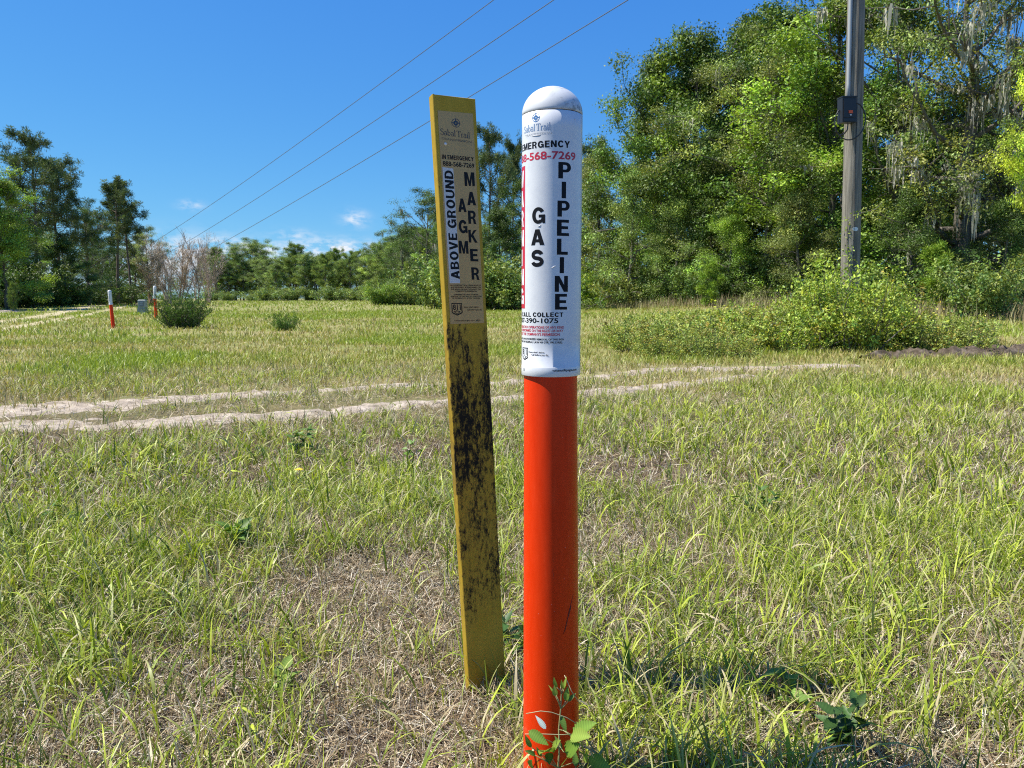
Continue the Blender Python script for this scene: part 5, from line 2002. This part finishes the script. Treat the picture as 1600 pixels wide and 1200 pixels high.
# round tag and nails
zt2 = pole_z(358)
mb = MB()
c_ = pole_pt(zt2, 0.02, 0.006)
th = np.linspace(0, 2 * math.pi, 20, endpoint=False)
fr = np.stack([c_[0] + 0.055 * np.cos(th), np.full(20, c_[1] - 0.004), c_[2] + 0.042 * np.sin(th)], -1)
bk = fr + [0, 0.01, 0]
mb.add(np.vstack([fr, bk]), [[q, q + 20, (q + 1) % 20 + 20, (q + 1) % 20] for q in range(20)])
mb.add(np.vstack([fr, [c_ - [0, 0.004, 0]]]), None, [[q, (q + 1) % 20, 20] for q in range(20)])
link('round_tag', mb.mesh('round_tag'), mat_plain('pale_tag', (0.62, 0.66, 0.70), 0.4), pole)
# cross arm and insulators up on the pole, where the wires start
mb = MB()
WZ = [float(at_y(1337, yy, PDp)[2] - pz0) for yy in (-408, -307, -203)]
m_ins = mat_plain('grey_porcelain', (0.42, 0.42, 0.43), 0.3)
wire_starts = []
for z in WZ:
    mb = MB()
    c_ = pole_pt(z, -1.57, 0.0)
    mb.tube([c_, c_ + [-0.10, 0, 0], c_ + [-0.22, 0, 0.02]], [0.03, 0.045, 0.03], 10)
    link('insulator', mb.mesh('insulator', True), m_ins, pole)
    wire_starts.append(c_ + [-0.22, 0, 0.02] + pb)
# vine on the pole
vm, vs_ = MB(), MB()
rv = np.random.default_rng(31)
P = np.array([pole_pt(z, 0.5 * math.sin(z * 2.1) - 0.3, 0.02) for z in np.linspace(0.6, 2.6, 30)])
vs_.tube(P, 0.008, 5)
P2 = np.array([at_y(x_, y_, PDp - 0.35) - pb for x_, y_ in [(1322, 345), (1338, 336), (1352, 331), (1368, 327), (1378, 317)]])
vs_.tube(P2, 0.007, 5)
cc = np.concatenate([P[rv.integers(0, 30, 170)] + rv.normal(0, 0.05, (170, 3)), P2[rv.integers(0, 5, 60)] + rv.normal(0, 0.05, (60, 3))])
leaves(vm, cc, rv.uniform(0.03, 0.07, 230), rv.normal(0, 1, (230, 3)) + [-0.3, -0.4, 0.5], 0.55, np.exp(rv.normal(0, 0.25, (230, 1))) * np.ones((230, 3)), rv)
vine = empty('climbing_vine', tuple(pb))
tag(vine, 'sparse leafy vine climbing the lower part of the utility pole', 'vine')
link('stem', vs_.mesh('vine_stem'), M_OAKBARK, vine)
f_ = link('foliage', vm.mesh('vine_leaves'), M_LEAF, vine)
f_.color = (*C_BRAM, 1)

# overhead wires to a far pole hidden in the left hand woods
ends = [at_y(150, 424, 150), at_y(150, 448, 150), at_y(150, 470, 150)]
mids = [at_y(470, 200, 42), at_y(561, 191.5, 37), at_y(672, 192, 31)]
m_wire = mat_plain('wire_grey', (0.09, 0.10, 0.12), 0.5)
for q in range(3):
    a, e = wire_starts[q], ends[q]
    t_ = np.linspace(0, 1, 90)
    straight = a[None] * (1 - t_[:, None]) + e[None] * t_[:, None]
    sag = 1.3
    straight[:, 2] -= sag * 4 * t_ * (1 - t_)
    mb = MB()
    mb.tube(straight, 0.012 + 0.012 * t_, 6)
    tag(link('overhead_wire', mb.mesh('overhead_wire', True), m_wire), ['uppermost of the three overhead wires crossing the sky', 'middle one of the three overhead wires crossing the sky', 'lowest of the three overhead wires, passing between marker and post tops'][q],
        'wire', 'overhead wires')


# ------------------------------------------------------------------ weeds near the posts
def leaf_shape(Ln, W, teeth=9, fold=0.25, droop=0.25, n=22):
    "a toothed leaf with a midrib fold, base at the origin, along +x"
    t = np.linspace(0, 1, n)
    half = W / 2 * np.sin(math.pi * t ** 0.75) ** 0.8 * (1.08 - 0.35 * t)
    half = half * (1 + 0.10 * np.where(np.arange(n) % 2 == 0, 1, -1) * (teeth > 0))
    half[-1] = 0.0002
    z = -droop * Ln * t ** 2
    mid = np.stack([t * Ln, 0 * t, z], -1)
    rip = 0.03 * W * np.where(np.arange(n) % 2 == 0, 1, -1)
    lft = np.stack([t * Ln + half * 0.15, half, z + fold * half + rip], -1)
    rgt = np.stack([t * Ln + half * 0.15, -half, z + fold * half + rip], -1)
    v = np.stack([lft, mid, rgt], 1).reshape(-1, 3)
    q = []
    for k in range(n - 1):
        q += [[3 * k, 3 * k + 1, 3 * k + 4, 3 * k + 3], [3 * k + 1, 3 * k + 2, 3 * k + 5, 3 * k + 4]]
    col = np.ones((n, 3, 3))
    col[:, 1] *= 1.25
    col *= np.where(np.arange(n) % 2 == 0, 1.12, 0.86)[:, None, None]
    return v, np.array(q), col.reshape(-1, 3)


def frame(dx, up):
    x_ = np.asarray(dx, float)
    x_ = x_ / np.linalg.norm(x_)
    z_ = np.asarray(up, float)
    z_ = z_ - x_ * (z_ @ x_)
    z_ /= np.linalg.norm(z_)
    return np.stack([x_, np.cross(z_, x_), z_], 1)


# bramble sprout in front of the post
bp_ = ground_px(878, 1262)
bram = empty('bramble_sprout', (bp_[0], bp_[1], 0))
tag(bram, 'young bramble sprout with toothed bright leaves against the foot of the orange post', 'plant')
o0 = np.array([bp_[0], bp_[1], 0.0])
stem = MB()
sp_ = np.array([at_y(*q) for q in [(877, 1240, 1.41), (872, 1200, 1.415), (874, 1165, 1.42), (873, 1140, 1.43), (876, 1108, 1.44), (877, 1085, 1.445), (876, 1070, 1.45)]])
sp_ = np.vstack([[bp_], sp_])
stem.tube(sp_ - o0, np.linspace(0.0022, 0.0009, len(sp_)), 6)
LV = MB()
rb = np.random.default_rng(77)
G1, G2, G3 = (0.135, 0.225, 0.028), (0.085, 0.155, 0.022), (0.20, 0.275, 0.04)


def put_leaf(px, py, dpt, tipx, tipy, tip_d, W, up, col, petiole=None, droop=0.15):
    a, b_ = at_y(px, py, dpt), at_y(tipx, tipy, tip_d)
    Ln = np.linalg.norm(b_ - a)
    v, q, c = leaf_shape(Ln, 0.84 * W * Ln, droop=droop, fold=rb.uniform(0.15, 0.4))
    M = frame(b_ - a, up)
    LV.add(v @ M.T + a - o0, q, None, c * np.asarray(col))
    if petiole is not None:
        m_ = (a + petiole) / 2 + rb.normal(0, 0.003, 3)
        stem.tube(np.array([petiole, m_, a]) - o0, 0.0009, 5)


UPL = (-0.5, -0.45, 0.75)
UPR = (-0.1, -0.75, 0.65)
put_leaf(826, 1142, 1.40, 857, 1164, 1.38, 0.55, UPL, G1, sp_[3], 0.1)
put_leaf(894, 1149, 1.41, 926, 1127, 1.38, 0.62, UPL, G1, sp_[4])
put_leaf(892, 1150, 1.405, 918, 1148, 1.36, 0.6, UPL, G3, sp_[4])
put_leaf(883, 1175, 1.40, 902, 1163, 1.37, 0.75, UPR, G1, sp_[3])
put_leaf(863, 1175, 1.41, 842, 1171, 1.37, 0.65, UPL, G3, sp_[3])
put_leaf(864, 1174, 1.41, 871, 1156, 1.39, 0.6, UPL, G3, sp_[3])
put_leaf(858, 1176, 1.41, 858, 1192, 1.38, 0.7, UPR, G2, sp_[2])
put_leaf(920, 1183, 1.40, 952, 1199, 1.36, 0.62, UPL, G1, sp_[2])
put_leaf(838, 1210, 1.39, 826, 1190, 1.37, 0.9, UPL, G1, sp_[1])
put_leaf(900, 1198, 1.40, 898, 1172, 1.41, 0.5, UPR, G2, sp_[1])
put_leaf(915, 1192, 1.40, 916, 1174, 1.40, 0.6, UPL, G3, sp_[1])
put_leaf(878, 1172, 1.42, 867, 1150, 1.43, 0.45, UPR, G2, None)
put_leaf(876, 1118, 1.44, 885, 1145, 1.42, 0.45, UPR, G2, sp_[4])
put_leaf(868, 1088, 1.44, 866, 1072, 1.44, 0.62, UPR, G3, sp_[5])
put_leaf(870, 1074, 1.445, 864.5, 1059, 1.445, 0.5, UPL, G2, sp_[6])
put_leaf(881, 1077, 1.445, 876, 1064, 1.44, 0.55, UPL, G3, sp_[6])
put_leaf(882, 1075, 1.445, 883.5, 1058, 1.445, 0.42, UPL, G3, sp_[6])
put_leaf(884, 1095, 1.44, 887, 1073, 1.44, 0.5, UPR, G1, sp_[5])
put_leaf(887, 1096, 1.44, 899, 1083, 1.44, 0.45, UPR, G2, sp_[5])
put_leaf(869, 1086, 1.44, 857, 1071, 1.445, 0.22, UPL, G3, sp_[5])
put_leaf(830, 1168, 1.40, 820, 1150, 1.40, 0.5, UPL, G2, sp_[2])
put_leaf(836, 1180, 1.39, 822, 1172, 1.38, 0.5, UPL, G1, sp_[2])
put_leaf(846, 1182, 1.40, 838, 1168, 1.40, 0.5, UPL, G2, sp_[2])
link('stem', stem.mesh('bramble_stem', True), mat_plain('bramble_stem', (0.26, 0.25, 0.10), 0.6, 0.2, 80), bram)
lf = link('leaves', LV.mesh('bramble_leaves', True), M_LEAF, bram)
lf.color = (1, 1, 1, 1)
LV = MB()
put_leaf(853, 1139, 1.42, 837, 1118, 1.43, 0.42, (0.2, -0.9, 0.3), (0.40, 0.47, 0.43))
link('silvery_leaf', LV.mesh('silvery_leaf', True), M_LEAF, bram)
# tendrils
tm = MB()
for q in ([(822, 1115, 1.42), (845, 1111, 1.41), (862, 1113, 1.42), (885, 1121, 1.42), (902, 1131, 1.43)], [(820, 1147, 1.40), (850, 1147, 1.40), (878, 1148, 1.40), (895, 1147, 1.41)],
          [(907, 1158, 1.41), (916, 1165, 1.39), (923, 1175, 1.38), (928, 1184, 1.38)], [(882, 1055, 1.45), (893, 1080, 1.44), (908, 1102, 1.45)]):
    P = np.array([at_y(*w) for w in q]) - o0
    tm.tube(P, 0.0008, 5)
link('tendril', tm.mesh('bramble_tendrils', True), mat_plain('tendril', (0.42, 0.38, 0.20), 0.6), bram)


def weed(px, py, H, n, Ln, W, col, seed, label):
    g = ground_px(px, py)
    rb = np.random.default_rng(seed)
    w = empty('broadleaf_weed', (g[0], g[1], float(gz(g[0], g[1]))))
    tag(w, label, 'weed')
    st, lv = MB(), MB()
    for s in range(max(2, n // 7)):
        P = limb(rb, [rb.normal(0, 0.015), rb.normal(0, 0.015), 0], [rb.normal(0, 0.35), rb.normal(0, 0.35), 1], H * rb.uniform(0.6, 1.0), 6, 0.12, 0.05)
        st.tube(P, np.linspace(0.003, 0.001, 7), 5)
        for k in range(n // max(2, n // 7)):
            j = rb.integers(2, 7)
            a = rb.uniform(0, 6.28)
            e = rb.uniform(-0.1, 0.9)
            M = frame([math.cos(a) * math.cos(e), math.sin(a) * math.cos(e), math.sin(e)], rb.normal(0, 0.35, 3) + [-0.15, -0.1, 1.0])
            v, q, c = leaf_shape(Ln * rb.uniform(0.6, 1.2), W * rb.uniform(0.8, 1.2), n=14, fold=rb.uniform(0.1, 0.4), droop=rb.uniform(0.0, 0.4))
            lv.add(v @ M.T + P[j], q, None, c * np.asarray(col) * math.exp(rb.normal(0, 0.2)))
    link('stem', st.mesh('weed_stem', True), bpy.data.materials['bramble_stem'], w)
    f_ = link('leaves', lv.mesh('weed_leaves', True), M_LEAF, w)
    f_.color = (1, 1, 1, 1)
    return w


weed(1305, 1165, 0.19, 24, 0.055, 0.026, (0.045, 0.095, 0.02), 1, 'dark leaved weed low in the grass right of the orange post')
weed(1192, 815, 0.21, 34, 0.055, 0.026, (0.085, 0.16, 0.03), 2, 'leafy green weed in the pale grass midway to the track on the right')
weed(370, 860, 0.16, 26, 0.07, 0.036, (0.13, 0.22, 0.035), 3, 'broad leaved light green weed in the grass left of the marker')
weed(445, 1085, 0.10, 12, 0.05, 0.032, (0.20, 0.29, 0.05), 4, 'small pale weed with round leaves in the left foreground')
weed(468, 712, 0.28, 34, 0.07, 0.03, (0.10, 0.18, 0.03), 5, 'upright green weed at the edge of the sandy track')
weed(1240, 1105, 0.13, 14, 0.045, 0.022, (0.17, 0.26, 0.05), 6, 'small bright weed beside the dark leaved weed')
weed(800, 1010, 0.17, 20, 0.05, 0.024, (0.05, 0.11, 0.025), 7, 'shaded weed growing between the yellow marker and the orange post')
weed(650, 720, 0.15, 22, 0.05, 0.024, (0.12, 0.2, 0.035), 8, 'leafy weed near the track left of the marker')
weed(100, 830, 0.14, 22, 0.06, 0.028, (0.10, 0.19, 0.035), 9, 'green weed near the left edge of the picture')
weed(1080, 560, 0.34, 40, 0.09, 0.04, (0.14, 0.19, 0.05), 10, 'pale weed growing beyond the track in front of the low thicket')
# yellow flower
g = at_y(467, 733, 4.0)
fl_ = empty('yellow_flower', (g[0], g[1], float(gz(g[0], g[1]))))
tag(fl_, 'single small yellow flower in the grass left of the marker', 'flower')
mb = MB()
hz = float(g[2] - gz(g[0], g[1]))
mb.tube([(0.01, 0, 0), (0.004, 0, hz * 0.5), (0, 0, hz)], 0.0015, 5)
link('stem', mb.mesh('flower_stem'), bpy.data.materials['bramble_stem'], fl_)
mb = MB()
for k in range(14):
    a = k / 14 * 6.28
    M = frame([math.cos(a), math.sin(a), 0.15], [0, 0, 1])
    v, q, c = leaf_shape(0.024, 0.011, teeth=0, n=6)
    mb.add(v @ M.T + [0, 0, hz], q)
link('petals', mb.mesh('flower_petals'), mat_plain('yellow_petal', (0.80, 0.60, 0.02), 0.6), fl_)
